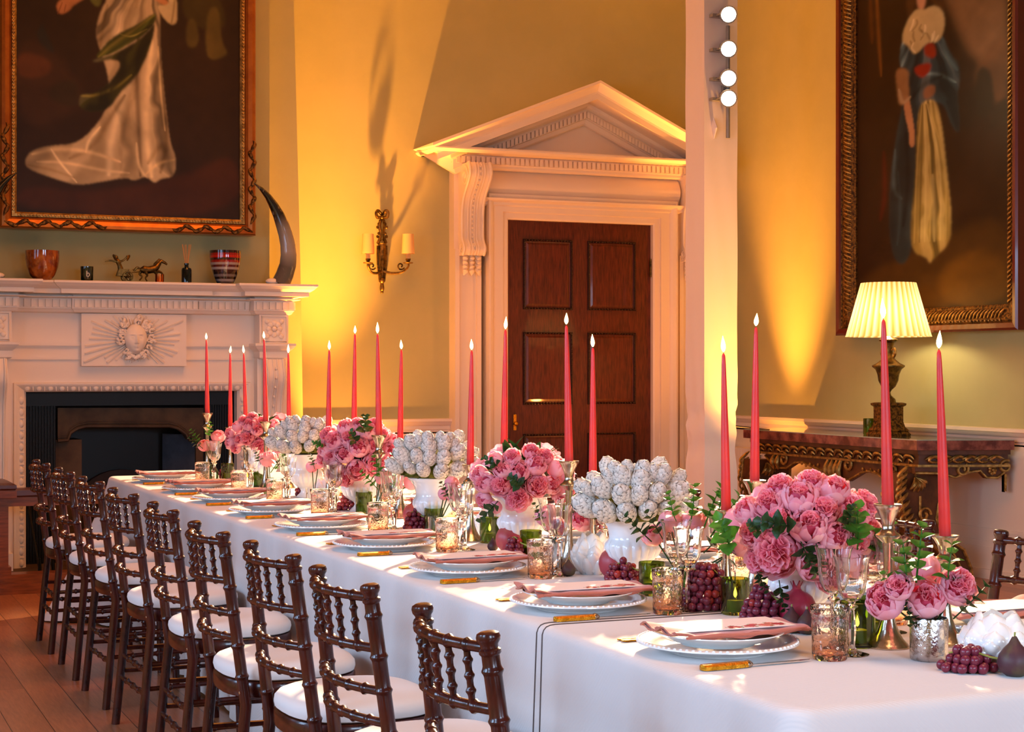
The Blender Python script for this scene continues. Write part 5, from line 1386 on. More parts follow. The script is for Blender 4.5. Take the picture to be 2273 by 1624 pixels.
M_tumb = mat('pink_amber_pressed_glass', 'ffffff', .03, trans=1, ior=1.45, vcol=True)
def emboss():
    nt = M_tumb.node_tree; N = nt.nodes; L = nt.links; b = N['Principled BSDF']
    tc = N.new('ShaderNodeTexCoord'); v = N.new('ShaderNodeTexVoronoi'); v.inputs['Scale'].default_value = 130; L.new(tc.outputs['Object'], v.inputs['Vector'])
    bp = N.new('ShaderNodeBump'); bp.inputs['Strength'].default_value = .35; bp.inputs['Distance'].default_value = .0016; L.new(v.outputs['Distance'], bp.inputs['Height']); L.new(bp.outputs[0], b.inputs['Normal'])
emboss()
def make_tumbler():
    t = thing('tumbler_glass', '', 'glass'); seg = 48
    prof = [(.001, .0), (.032, .0), (.0345, .003), (.0352, .012), (.0355, .05), (.0365, .082), (.0375, .084), (.0385, .103), (.0378, .105), (.0368, .103), (.0355, .084), (.0338, .05), (.033, .014), (.028, .010), (.001, .010)]
    mb = MB().lathe(prof, seg, cap0=False, cap1=False)
    def colr(z):
        a = np.array(lin('ffc898')); b = np.array(lin('ffe9dc')); c = np.array(lin('fffbf8'))
        return tuple(a+(b-a)*min(1, z/.03)) if z < .03 else tuple(b+(c-b)*min(1, (z-.03)/.07))
    mb.c = [colr(z) for r, z in prof for _ in range(seg)]
    mb.build('glass', M_tumb, t, angle=50); return t
def make_wine(h=.197, bw=1.0):
    t = thing('wine_glass', '', 'glass'); k = h/.197
    MB().lathe([(.001, 0), (.034, 0), (.0345, .0015), (.03, .003), (.012, .008), (.0062, .018)], 36, cap0=False, cap1=False).lathe([(.0062, .018), (.0085, .045*k), (.0078, .065*k), (.0050, .088*k), (.006, .091*k), (.0125, .095*k), (.0125, .098*k), (.006, .101*k), (.0075, .106*k)], 8, cap0=False, cap1=False).build('stem', M_glass, t)
    def fl_(a, z): return 1+.03*abs(math.cos(6*a))*min(1, max(0, (z-.1)/.03))*(.4 if z > .19*k else 1)
    MB().lathe([(.0075, .106*k), (.018*bw, .112*k), (.0265*bw, .127*k), (.0295*bw, .15*k), (.0305*bw, .172*k), (.0335*bw, .188*k), (.0372*bw, .197*k), (.0365*bw, .1972*k), (.0322*bw, .188*k), (.0290*bw, .172*k), (.0280*bw, .15*k), (.025*bw, .128*k), (.0165*bw, .1145*k), (.001, .111*k)], 48, mod=fl_, cap0=False, cap1=False).build('bowl', M_glass, t)
    return t
PY_ = [2.935, 3.60, 4.325, 5.04, 5.715, 6.42, 7.09, 7.72, 8.47]
protos = dict(charger=make_charger(), plate=make_plate(), card=make_card(), knife=make_knife(), fork=make_fork(), tumbler=make_tumbler(), wine=make_wine(), wine2=make_wine(.207, 1.04))
naps = [make_napkin(1), make_napkin(5)]
for k in protos.values(): k['used'] = 0
for k in naps: k['used'] = 0
def put(proto, name, x, y, z, rz_, label, group):
    if not proto['used']:
        o = proto; o['used'] = 1
    else: o = dup(proto); 
    o.location = (x, y, z); o.rotation_euler = (0, 0, rz_)
    o['label'] = label; o['group'] = group
    return o
rnd = random.Random(21)
for side in (0, 1):
    rows = PY_ if side == 0 else PY_[:7]
    for i, y in enumerate(rows):
        X0 = 1.715 if side == 0 else 2*2.0625-1.715
        f = 1 if side == 0 else -1; rot = 0 if side == 0 else math.pi
        sd = 'left' if side == 0 else 'right'
        pl = 'at the %s setting %s' % (sd, ORD[i] if i < 8 else ORD[8])
        jx, jy = rnd.uniform(-.005, .005), rnd.uniform(-.006, .006)
        X, Y = X0+jx, y+jy
        put(protos['charger'], '', X, Y, TZ, rnd.uniform(0, 6), 'white charger plate with beaded rim %s' % pl, 'beaded charger plates')
        put(protos['plate'], '', X, Y, TZ+.0155, 0, 'smaller white dinner plate on the charger %s' % pl, 'white dinner plates')
        put(naps[(i+side) % 2], '', X, Y, TZ+.0425, rot+R(rnd.uniform(-4, 4)), 'folded terracotta pink napkin %s' % pl, 'terracotta napkins')
        put(protos['card'], '', X, Y, TZ+.0545, rot+R(rnd.uniform(-3, 3)), 'white menu card printed with red fruit %s' % pl, 'menu cards')
        if side == 0 or i < 4:
            put(protos['knife'], '', X0-f*.045, y-f*.176, TZ+.0005, rot+R(rnd.uniform(-2, 2)), 'gold-handled knife beside the plate %s' % pl, 'gold-handled knives')
            put(protos['fork'], '', X0-f*.03, y+f*.178, TZ+.0005, rot+R(-1), 'gold-handled fork nearer the plate %s' % pl, 'gold-handled forks')
            put(protos['fork'], '', X0-f*.03, y+f*.202, TZ+.0005, rot+R(2), 'gold-handled outer fork %s' % pl, 'gold-handled forks')
        put(protos['tumbler'], '', X0+f*.153, y-f*.165, TZ+.0005, rnd.uniform(0, 6), 'pink embossed glass tumbler %s' % pl, 'pink pressed glass tumblers')
        put(protos['wine'], '', X0+f*.222, y-f*.140, TZ+.0005, 0, 'clear wine glass, nearer of the pair, %s' % pl, 'clear wine glasses')
        put(protos['wine2'], '', X0+f*.232, y-f*.062, TZ+.0005, 0, 'taller clear wine glass, farther of the pair, %s' % pl, 'clear wine glasses')
for k in list(protos.values())+naps: del k['used']
for o in list(bpy.data.objects):
    if 'used' in o: del o['used']

# ------------------------------------------------------------------ candlesticks and tapers
CS = [(2098, 2084, 776, 1187, 2.19), (1971, 1961, 709, 1118, 2.06), (1675, 1678, 726, 1065, 2.20), (1612, 1606, 784, 1130, 2.08),
      (1316, 1316, 772, None, 2.17), (1263, 1257, 722, 1022, 2.02), (1119, 1122, 732, 988, 2.18), (1044, 1047, 778, 1030, 2.06),
      (888, 891, 776, 1000, 2.13), (841, 838, 741, 965, 2.02), (786, 788, 741, None, 2.18), (729, 731, 777, 970, 2.02),
      (642, 640, 784, None, 2.18), (590, 586, 752, 935, 2.03), (546, 541, 784, None, 2.19), (511, 511, 784, 948, 2.14), (460, 458, 754, 916, 2.0)]
flame_me = MB().lathe([(.0005, -.001), (.0035, .003), (.0058, .010), (.0056, .017), (.0036, .027), (.0014, .035), (.0003, .040)], 12).mesh('flame', M_flame)
wick_me = MB().tube([(0, 0, -.004), (.0003, 0, .004), (.0012, 0, .009)], .0008, 5).mesh('wick', M_wick)
def holder_mesh(h):
    s_ = h
    prof = [(.001, 0), (.043, 0), (.044, .003), (.0405, .008), (.031, .018), (.022, .034), (.015, .055), (.0115, .08), (.0095, .11), (.009, .3*s_+.03),
            (.0098, .66*s_), (.011, .73*s_), (.019, .755*s_), (.0255, .775*s_), (.0255, .785*s_), (.017, .805*s_), (.0122, .83*s_), (.0125, .86*s_), (.0165, .91*s_), (.0235, .96*s_), (.0285, .985*s_), (.0285, 1.0*s_), (.024, 1.0*s_), (.0135, .975*s_), (.001, .965*s_)]
    prof = sorted(prof[:12], key=lambda p: p[1])[:0] + prof
    return MB().lathe(prof, 28, cap0=False, cap1=False).mesh('candlestick', M_silver)
for i, (pb, pt, wt, cy, x) in enumerate(CS):
    t_ = (pb-1136.5)/FPX; Z = x/(sn_+t_*cs_); y = Z*(cs_-t_*sn_)
    ztop = HC-(wt-820)*Z/FPX
    zc = HC-(cy-820)*Z/FPX if cy else ztop-.392
    h = zc-TZ
    wh_ = '%s of the seventeen' % NTH[i]
    o = bpy.data.objects.new('candlestick', holder_mesh(h)); COL.objects.link(o); o.location = (x, y, TZ)
    lab = 'silver flared candlestick holding a red taper, %s counted from the camera' % NTH[i]
    tagp(o, lab, 'candlestick', 'silver candlesticks along the table')
    c = thing('taper_candle', 'lit coral red taper candle, %s counted from the camera' % NTH[i], 'candle', (x, y, zc-.006), 0, 'red tapers along the table')
    L = ztop-zc+.006; lean = (pt-pb)*Z/FPX; lx, ly = lean*cs_, -lean*sn_
    pts = [(lx*u, ly*u, L*u) for u in (0, .02, .25, .5, .75, .93, .985, 1)]
    MB().tube(pts, [.0115, .0125, .0112, .0094, .0073, .0054, .0042, .0018], 18).build('wax', M_candle, c)
    obj_from(wick_me, 'wick', c, (lx, ly, L)); obj_from(flame_me, 'flame', c, (lx, ly, L+.004), (0, R(random.Random(i).uniform(-6, 6)), 0), (1, 1, .9+.12*math.sin(i*2.3)))
# ------------------------------------------------------------------ flowers
RV = Vector((cs_, -sn_, 0)); FV = Vector((sn_, cs_, 0)); UV = Vector((0, 0, 1))
def petal(mb, R_, th0, th1, phi, wid, tipcol, basecol, ruf=.03, fr=5, ph=0, flare=0., nu=6, nv=6, tw=0, jag=0):
    vs, cs, fs = [], [], []
    for i in range(nv+1):
        v = i/nv; th = th0+(th1-th0)*v
        w_ = wid*(.28+.72*math.sin(math.pi*min(1, v*.62+.06))**.8)*(1-.42*max(0, v-.8)/.2)
        for j in range(nu+1):
            u = j/nu*2-1
            a = phi+w_*u+tw*v
            vv = 1-.10*(u*u)*(v**3)                      # rounded tip
            t2 = th0+(th1-th0)*v*vv
            r = R_*(1+flare*v**3+ruf*math.sin(fr*u+ph)*v*v - .07*u*u*v + jag*(v > .9)*math.sin(17*u+ph))
            vs.append((r*math.sin(t2)*math.cos(a), r*math.sin(t2)*math.sin(a), -r*math.cos(t2)))
            k = min(1, v*1.25)**.9; edge = .18*(abs(u)**3)*v
            cs.append(tuple(min(1, basecol[q]+(tipcol[q]-basecol[q])*k+edge*.5) for q in range(3)))
    n = nu+1
    for i in range(nv):
        for j in range(nu): fs.append((i*n+j, i*n+j+1, (i+1)*n+j+1, (i+1)*n+j))
    mb.add(vs, fs, cs)
PINKL, PINK, HOT, DEEP = lin('ffccd6'), lin('ffa0b4'), lin('fb7894'), lin('e6456c')
def peony(seed, kind, mname):
    r = random.Random(seed); mb = MB(); U_ = r.uniform
    g = dict(open=(1.80, .10), cup=(2.10, .04), bud=(2.75, -.03), full=(1.6, .15))[kind]
    def mix(a, b, t): return tuple(a[i]*(1-t)+b[i]*t for i in range(3))
    if kind in ('cup', 'bud', 'open', 'full'):
        for k in range(7):
            petal(mb, U_(.97, 1.04), .15, g[0]+U_(-.12, .18), k*2*math.pi/7+U_(-.2, .2), U_(.55, .72), mix(PINKL, PINK, U_(.0, .5)), PINK, .035, 4, U_(0, 6), g[1], tw=U_(-.1, .1))
        for k in range(7):
            petal(mb, U_(.88, .93), .3, (g[0]+.22 if kind != 'bud' else 2.95)+U_(-.1, .1), k*2*math.pi/7+.4+U_(-.2, .2), U_(.5, .62), mix(PINKL, PINK, U_(.2, .8)), mix(PINK, HOT, .4), .05, 5, U_(0, 6), g[1]*.5)
    if kind != 'bud':
        for k in range(8):
            petal(mb, U_(.80, .86), .5, g[0]+.38+U_(-.1, .15), k*2*math.pi/8+U_(-.2, .2), U_(.38, .5), mix(PINK, PINKL, U_(0, .6)), HOT, .07, 6, U_(0, 6), .02)
        for k in range(0):
            th = 1.55+1.5*(k/44)**.75; R0 = U_(.62, .90) if kind != 'cup' else U_(.58, .84)
            petal(mb, R0, th-1.0, min(3.05, th+U_(.1, .35)), k*2.4+U_(-.2, .2), U_(.20, .36)/(max(.35, math.sin(th))), mix(PINK, PINKL, U_(0, .9)) if k % 3 else mix(HOT, PINK, .4), mix(DEEP, HOT, .35), .13, 8, U_(0, 6), U_(.0, .12), 5, 4, U_(-.3, .3))
    if kind != 'bud':
        CA, n_ = dict(open=(.88, 50), cup=(.58, 30), full=(1.18, 80))[kind]
        for k in range(n_):
            e_ = CA*math.sqrt((k+.5)/n_); a_ = k*2.39996+U_(-.1, .1)
            d_ = Vector((math.sin(e_)*math.cos(a_), math.sin(e_)*math.sin(a_), math.cos(e_)))
            t_ = d_.orthogonal().normalized(); n2 = d_.cross(t_)
            an = U_(0, 6.28) if k < n_*.6 else a_+math.pi/2+U_(-.6, .6)
            if k >= n_*.6: t_ = Vector((-math.sin(a_), math.cos(a_), 0))*math.cos(U_(-.5, .5))+d_.cross(Vector((-math.sin(a_), math.cos(a_), 0)))*math.sin(U_(-.5, .5))
            else: t_ = t_*math.cos(an)+n2*math.sin(an)
            n2 = d_.cross(t_); hgt = U_(.86, .99)*(1-.10*math.cos(e_)**4)*(.93 if kind == 'cup' else 1); wd = U_(.15, .25); ph = U_(0, 6.28); cv = U_(-.10, .10)
            vs, cs_c, fs_c = [], [], []
            for i in range(4):
                v = i/3
                for j in range(6):
                    s_ = j/5*2-1
                    rr_ = .45+(hgt-.45)*v*(1-.16*s_*s_) + .018*v*math.sin(5*s_+ph*3)
                    off = (.035*math.sin(3.2*s_+ph)+cv*s_*s_)*(.4+.6*v) + .05*v*v*math.sin(ph)
                    p_ = d_*rr_+t_*wd*s_*(.5+.5*v)+n2*off; vs.append(tuple(p_))
                    cs_c.append(mix(mix(DEEP, HOT, .4), mix(PINK, PINKL, (k % 4)/4), v**1.3))
            for i in range(3):
                for j in range(5): fs_c.append((i*6+j, i*6+j+1, (i+1)*6+j+1, (i+1)*6+j))
            mb.add(vs, fs_c, cs_c)
    mb.ball((0, 0, -.06), .60, (1, 1, 1), 10, 7); mb.c += [mix(DEEP, HOT, .3)]*(len(mb.v)-len(mb.c))
    return mb.mesh(mname, M_peony, True, 180)
PM = {k: [peony(s_+i*7, k, 'petals') for i in range(3)] for s_, k in enumerate(('open', 'cup', 'bud', 'full'))}
def leaf_pts(mb, p, d, n_, L, W, fold=.25, droop=.25, ser=0):
    d = Vector(d).normalized(); n_ = Vector(n_); s_ = d.cross(n_); s_.normalize(); n_ = s_.cross(d); vs, fs = [], []
    K = 7
    for i in range(K):
        u = i/(K-1); w_ = W*math.sin(math.pi*min(.98, u**.8*.97+.015))
        c = Vector(p)+d*L*u-n_*droop*L*u*u
        for j, q in enumerate((-1, -.5, 0, .5, 1)):
            vs.append(tuple(c+s_*w_*q*(1+ser*((i+j) % 2))+n_*fold*w_*abs(q)))
    for i in range(K-1):
        for j in range(4): fs.append((i*5+j, i*5+j+1, (i+1)*5+j+1, (i+1)*5+j))
    mb.add(vs, fs)
def sprig_mesh(seed, n=5, L=.11, lw=.0195, ll=.042):
    r = random.Random(seed); mb = MB()
    mb.tube([(0, 0, 0), (.003, 0, L*.5), (.0, .004, L)], [.0022, .0018, .001], 5)
    for i in range(n):
        z = L*(.25+.75*i/(n-1)); a0 = i*math.pi/2+r.uniform(-.3, .3); s_ = 1-.45*i/(n-1)
        for a in (a0, a0+math.pi):
            leaf_pts(mb, (0, 0, z), (math.cos(a), math.sin(a), .45+.25*i/(n-1)), (-.3*math.cos(a), -.3*math.sin(a), 1), ll*s_, lw*s_, .3, .2, .12)
    return mb.mesh('leaves', M_leaf, True, 180)
SPR = [sprig_mesh(i) for i in range(3)]
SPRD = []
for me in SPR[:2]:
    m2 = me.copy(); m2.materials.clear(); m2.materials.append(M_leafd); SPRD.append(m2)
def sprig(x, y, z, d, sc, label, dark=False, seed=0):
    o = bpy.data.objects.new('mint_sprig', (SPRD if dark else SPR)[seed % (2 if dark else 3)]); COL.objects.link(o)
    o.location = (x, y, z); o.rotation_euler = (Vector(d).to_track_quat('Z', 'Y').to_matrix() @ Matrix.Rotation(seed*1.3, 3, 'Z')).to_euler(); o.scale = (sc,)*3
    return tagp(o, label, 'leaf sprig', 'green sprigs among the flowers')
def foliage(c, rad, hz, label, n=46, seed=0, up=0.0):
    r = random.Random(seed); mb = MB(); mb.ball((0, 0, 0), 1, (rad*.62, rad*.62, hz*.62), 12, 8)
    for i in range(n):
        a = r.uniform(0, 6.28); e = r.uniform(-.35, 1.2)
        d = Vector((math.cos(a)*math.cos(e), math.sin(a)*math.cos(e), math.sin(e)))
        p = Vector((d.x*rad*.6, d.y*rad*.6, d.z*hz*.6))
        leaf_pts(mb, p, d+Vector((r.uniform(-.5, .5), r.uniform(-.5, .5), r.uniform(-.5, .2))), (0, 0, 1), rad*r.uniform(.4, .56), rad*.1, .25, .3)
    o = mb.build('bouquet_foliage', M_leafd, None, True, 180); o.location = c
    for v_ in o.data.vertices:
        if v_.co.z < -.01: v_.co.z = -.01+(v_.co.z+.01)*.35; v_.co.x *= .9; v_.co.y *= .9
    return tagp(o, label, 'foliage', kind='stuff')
def urn_mesh():
    prof = [(.0, 0), (.040, 0), (.042, .004), (.036, .010), (.026, .018), (.022, .026), (.026, .034), (.046, .045), (.066, .062), (.076, .082), (.075, .094), (.068, .104), (.0655, .108), (.066, .120), (.071, .138), (.082, .154), (.093, .162), (.094, .166), (.090, .168), (.078, .155), (.064, .125), (.06, .1), (.0, .09)]
    def g(a, z):
        k = max(0, 1-abs(z-.075)/.034); k = min(1, k*1.6)
        return 1+.07*k*(abs(math.sin(9*a))**.6-.5)
    # finer rings through the gadroons
    pr = []
    for (r0, z0), (r1, z1) in zip(prof, prof[1:]):
        n_ = 3 if .03 < z0 < .104 else 1
        for q in range(n_): pr.append((r0+(r1-r0)*q/n_, z0+(z1-z0)*q/n_))
    pr.append(prof[-1])
    return MB().lathe(pr, 108, mod=g, cap0=False, cap1=False).mesh('white_urn', M_urn, True, 60)
URN = urn_mesh()
def put_at(c, dx, dz, dep): return c+RV*dx+UV*dz-FV*dep
# photographed heads of the nearest peony urn (px offset from the dome centre, radius) and of the second one
P1L = [(-85, 30, 56, 'full'), (-10, -38, 46, 'cup'), (3, 56, 44, 'cup'), (26, -66, 36, 'open'), (94, -66, 42, 'open'), (55, -112, 40, 'cup'), (-27, -98, 42, 'cup'), (3, -128, 33, 'open'),
       (-66, -116, 34, 'open'), (-96, -80, 36, 'open'), (-142, -60, 33, 'cup'), (-130, -12, 38, 'open'), (-76, -42, 34, 'open'), (57, -6, 40, 'cup'), (130, -75, 38, 'full'), (136, -17, 37, 'cup'),
       (110, 10, 28, 'open'), (143, 25, 34, 'open'), (118, 78, 24, 'bud'), (48, 92, 38, 'open'), (-118, 55, 36, 'open'), (92, 50, 30, 'bud')]
P2L = [(-61, -47, 20, 'bud'), (-44, -29, 22, 'cup'), (-4, -26, 24, 'cup'), (34, -41, 27, 'cup'), (56, -58, 20, 'open'), (22, -70, 20, 'open'), (-22, -58, 20, 'open'), (-98, -15, 21, 'cup'), (-87, 3, 25, 'cup'),
       (-49, 7, 26, 'open'), (-9, 38, 30, 'full'), (38, 8, 27, 'open'), (70, 8, 22, 'cup'), (-89, 46, 20, 'cup'), (106, 20, 26, 'cup'), (106, -15, 21, 'open'), (80, -30, 21, 'bud'), (-60, 62, 15, 'bud'), (90, 45, 20, 'open')]
ALL = []
def bouquet(x, y, lst, pxm, cz, name, seed, mirror=False, rs=1.0, jit=0):
    """a dome of peonies over an urn at (x, y); list in pixels of the photo, pxm = pixels per metre there"""
    r = random.Random(seed); c = Vector((x, y, cz)); A, B = .168, .150
    heads = []
    for dx, dy, rad, kind in lst:
        X, Zz = dx/pxm*(-1 if mirror else 1), -dy/pxm
        X += r.uniform(-jit, jit); Zz += r.uniform(-jit, jit)
        q = 1-(X/(A*1.02))**2-(Zz/(B*1.05))**2
        dep = .15*math.sqrt(max(0.0, q))
        heads.append((X, Zz, dep, rad/pxm*rs, kind, True))
    for k in range(9):               # the back of the dome
        a = k*2.4; e = .25+.1*(k % 5)
        heads.append((A*.8*math.cos(a), B*(.1+.12*(k % 4)), -.11-.03*math.sin(a*2), .046, ('cup', 'open')[k % 2], False))
    objs = []
    for X, Zz, dep, rad, kind, vis in heads:
        d = (RV*X/A+UV*(Zz/B+.25)-FV*dep/.15).normalized()
        p = c+RV*X+UV*Zz-FV*dep-d*rad*.3
        me = r.choice(PM[kind]); o = bpy.data.objects.new('peony', me); COL.objects.link(o); o.location = p
        o.rotation_euler = (d.to_track_quat('Z', 'Y').to_matrix() @ Matrix.Rotation(r.uniform(0, 6.28), 3, 'Z')).to_euler(); o.scale = (rad,)*3
        objs.append((X, Zz, o, kind, vis))
    fr_ = sorted([q for q in objs if q[4]], key=lambda q: q[0])
    word = {'full': 'wide open deep pink peony', 'open': 'open pink peony', 'cup': 'cupped pale pink peony', 'bud': 'closed pink peony bud'}
    for i, (X, Zz, o, kind, vis) in enumerate(fr_):
        lv_ = 'upper' if Zz > .05 else ('lower' if Zz < -.03 else 'middle')
        tagp(o, '%s, %s from the left in the %s' % (word[kind], NTH[i], name), 'flower', 'peonies in the urns')
    for i, (X, Zz, o, kind, vis) in enumerate([q for q in objs if not q[4]]):
        tagp(o, 'pink peony at the back of the %s, its %s' % (name, NTH[i]), 'flower', 'peonies in the urns')
    foliage(c-UV*.01, .15, .13, 'dark green leaves between the peonies of the %s' % name, 60, seed)
    u = bpy.data.objects.new('garden_urn', URN); COL.objects.link(u); u.location = (x, y, TZ)
    u.scale = (1, 1, 1+max(0, cz-.972)*3.2)
    tagp(u, 'white fluted ceramic urn under the %s' % name, 'urn', 'white urns along the table')
    return c
UY = [3.20, 4.03, 4.79, 5.57, 6.42, 7.20, 7.97]; UX = 2.085
def pxm(x, y): return FPX/(x*sn_+y*cs_)
c1 = bouquet(UX, UY[0], P1L, pxm(UX, UY[0]-.1), .964, 'nearest peony bouquet', 1)
c2 = bouquet(UX, UY[2], P2L, pxm(UX, UY[2])*1.02, .99, 'second-nearest peony bouquet', 2)
c3 = bouquet(UX, UY[4], P1L, pxm(UX, UY[0]), .995, 'third-nearest peony bouquet', 3, True, 1.0, .008)
c4 = bouquet(UX, UY[6], P2L, pxm(UX, UY[2]), 1.012, 'farthest peony bouquet', 4, True, 1.0, .008)

# whitewashed artichokes
def artichoke(seed):
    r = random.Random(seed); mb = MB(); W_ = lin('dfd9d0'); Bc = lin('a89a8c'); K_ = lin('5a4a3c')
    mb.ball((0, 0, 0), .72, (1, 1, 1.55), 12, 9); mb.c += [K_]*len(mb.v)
    mb.ball((0, 0, 1.12), .17, (1, 1, .8), 8, 6); mb.c += [W_]*(len(mb.v)-len(mb.c))
    N_ = 58
    for i in range(N_):
        u = i/(N_-1); h0 = -1.05+1.95*u; a = i*2.39996+r.uniform(-.08, .08)
        sz = .68*(1-.36*u)
        vs, cs, fs = [], [], []
        for p_ in range(5):
            v = p_/4; z = min(h0+sz*1.05*v, 1.30)
            rr = math.sqrt(max(.0, 1-(z/1.33)**2))*(.93 if z < 0 else .93-.10*z)+.075*v+.0
            if i > N_-14: z = h0+sz*1.1*v-.16*v*v; rr = rr*(1-.93*v*(i-N_+14)/13)+.0
            for q in range(5):
                s_ = q/2-1; w_ = sz*.68*math.sin(math.pi*(.25+.60*v))*(1 if v < .99 else .25)
                an = a+s_*w_/max(.35, rr); rq = rr*(1-.06*s_*s_)+.015
                vs.append((rq*math.cos(an), rq*math.sin(an), z))
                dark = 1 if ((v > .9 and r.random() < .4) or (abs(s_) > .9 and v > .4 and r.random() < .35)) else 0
                c_ = K_ if dark else tuple(W_[k]*(.62+.38*min(1, v*1.6)) for k in range(3)); cs.append(c_)  # scale bases darkened to paint in the shade between overlapping scales
        for p_ in range(4):
            for q in range(4): fs.append((p_*5+q, p_*5+q+1, (p_+1)*5+q+1, (p_+1)*5+q))
        mb.add(vs, fs, cs)
    return mb.mesh('artichoke', M_arti, True, 180)
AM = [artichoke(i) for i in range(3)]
A1L = [(-124, 34, 32), (-81, 45, 30), (-29, 47, 27), (29, 42, 25), (-85, -12, 28), (-38, 5, 27), (7, 5, 25), (50, 1, 25), (99, 1, 31), (-38, -38, 27), (12, -28, 27), (16, -51, 24), (65, -41, 26), (-25, -56, 18),
       (125, 34, 28), (76, 39, 21), (-118, -5, 20), (-69, -35, 20), (100, -30, 22), (-52, -50, 22), (40, -46, 20)]
def moss(c, label, seed):
    r = random.Random(seed); mb = MB(); mb.ball((0, 0, 0), 1, (.125, .125, .085), 16, 10)
    for i in range(520):
        a = r.uniform(0, 6.28); e = r.uniform(-.5, 1.5)
        d = Vector((math.cos(a)*math.cos(e), math.sin(a)*math.cos(e), math.sin(e))); p = Vector((d.x*.122, d.y*.122, d.z*.083))
        q = p+(d+Vector((r.uniform(-.9, .9), r.uniform(-.9, .9), r.uniform(-.9, .9)))).normalized()*r.uniform(.015, .03)
        s_ = d.orthogonal()*.0022
        mb.add([tuple(p-s_), tuple(p+s_), tuple(q)], [(0, 1, 2)])
    mb.v = [(x, y, z if z > 0 else z*.25) for x, y, z in mb.v]
    o = mb.build('moss_mound', M_moss, None, True, 180); o.location = c; return tagp(o, label, 'moss', kind='stuff')
def arti_dome(x, y, name, seed, mirror, cz=1.005):
    r = random.Random(seed); c = Vector((x, y, cz)); A, B = .185, .145; P_ = pxm(UX, UY[1]); objs = []
    lst = [(dx/P_*(-1 if mirror else 1)+r.uniform(-.004, .004), -(dy-8)/P_, rad/P_, True) for dx, dy, rad in A1L]
    for k in range(8): lst.append((A*.8*math.cos(k*2.4), B*(.0+.15*(k % 4)), .031, False))
    for X, Zz, rad, vis in lst:
        dep = .15*math.sqrt(max(0, 1-(X/(A*1.03))**2-(Zz/(B*1.08))**2)) if vis else -.12
        d = (RV*X/A*1.15+UV*(Zz/B*.55+.62)-FV*dep/.21).normalized(); p = c+RV*X*.93+UV*Zz*.93-FV*dep
        p = p-d*rad*.35
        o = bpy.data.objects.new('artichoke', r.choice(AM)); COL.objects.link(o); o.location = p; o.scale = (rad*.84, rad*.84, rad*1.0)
        o.rotation_euler = (d.to_track_quat('Z', 'Y').to_matrix() @ Matrix.Rotation(r.uniform(0, 6.28), 3, 'Z')).to_euler(); objs.append((X, o, vis))
    for i, (X, o, v) in enumerate(sorted([q for q in objs if q[2]], key=lambda q: q[0])):
        tagp(o, 'whitewashed artichoke, %s from the left in the %s' % (NTH[i], name), 'artichoke', 'artichokes in the urns')
    for i, (X, o, v) in enumerate(sorted([q for q in objs if not q[2]], key=lambda q: q[0])):
        tagp(o, 'whitewashed artichoke at the back of the %s, %s from its left' % (name, NTH[i]), 'artichoke', 'artichokes in the urns')
    moss(c-UV*.066, 'green moss between the artichokes of the %s' % name, seed)
    u = bpy.data.objects.new('garden_urn', URN); COL.objects.link(u); u.location = (x, y, TZ)
    u.scale = (1, 1, 1+max(0, cz-.99)*3.2)
    tagp(u, 'white fluted ceramic urn under the %s' % name, 'urn', 'white urns along the table')
arti_dome(UX, UY[1], 'nearest artichoke display', 11, False, 1.005)
arti_dome(UX, UY[3], 'middle artichoke display', 12, True, 1.028)
arti_dome(UX, UY[5], 'farthest artichoke display', 13, False, 1.042)

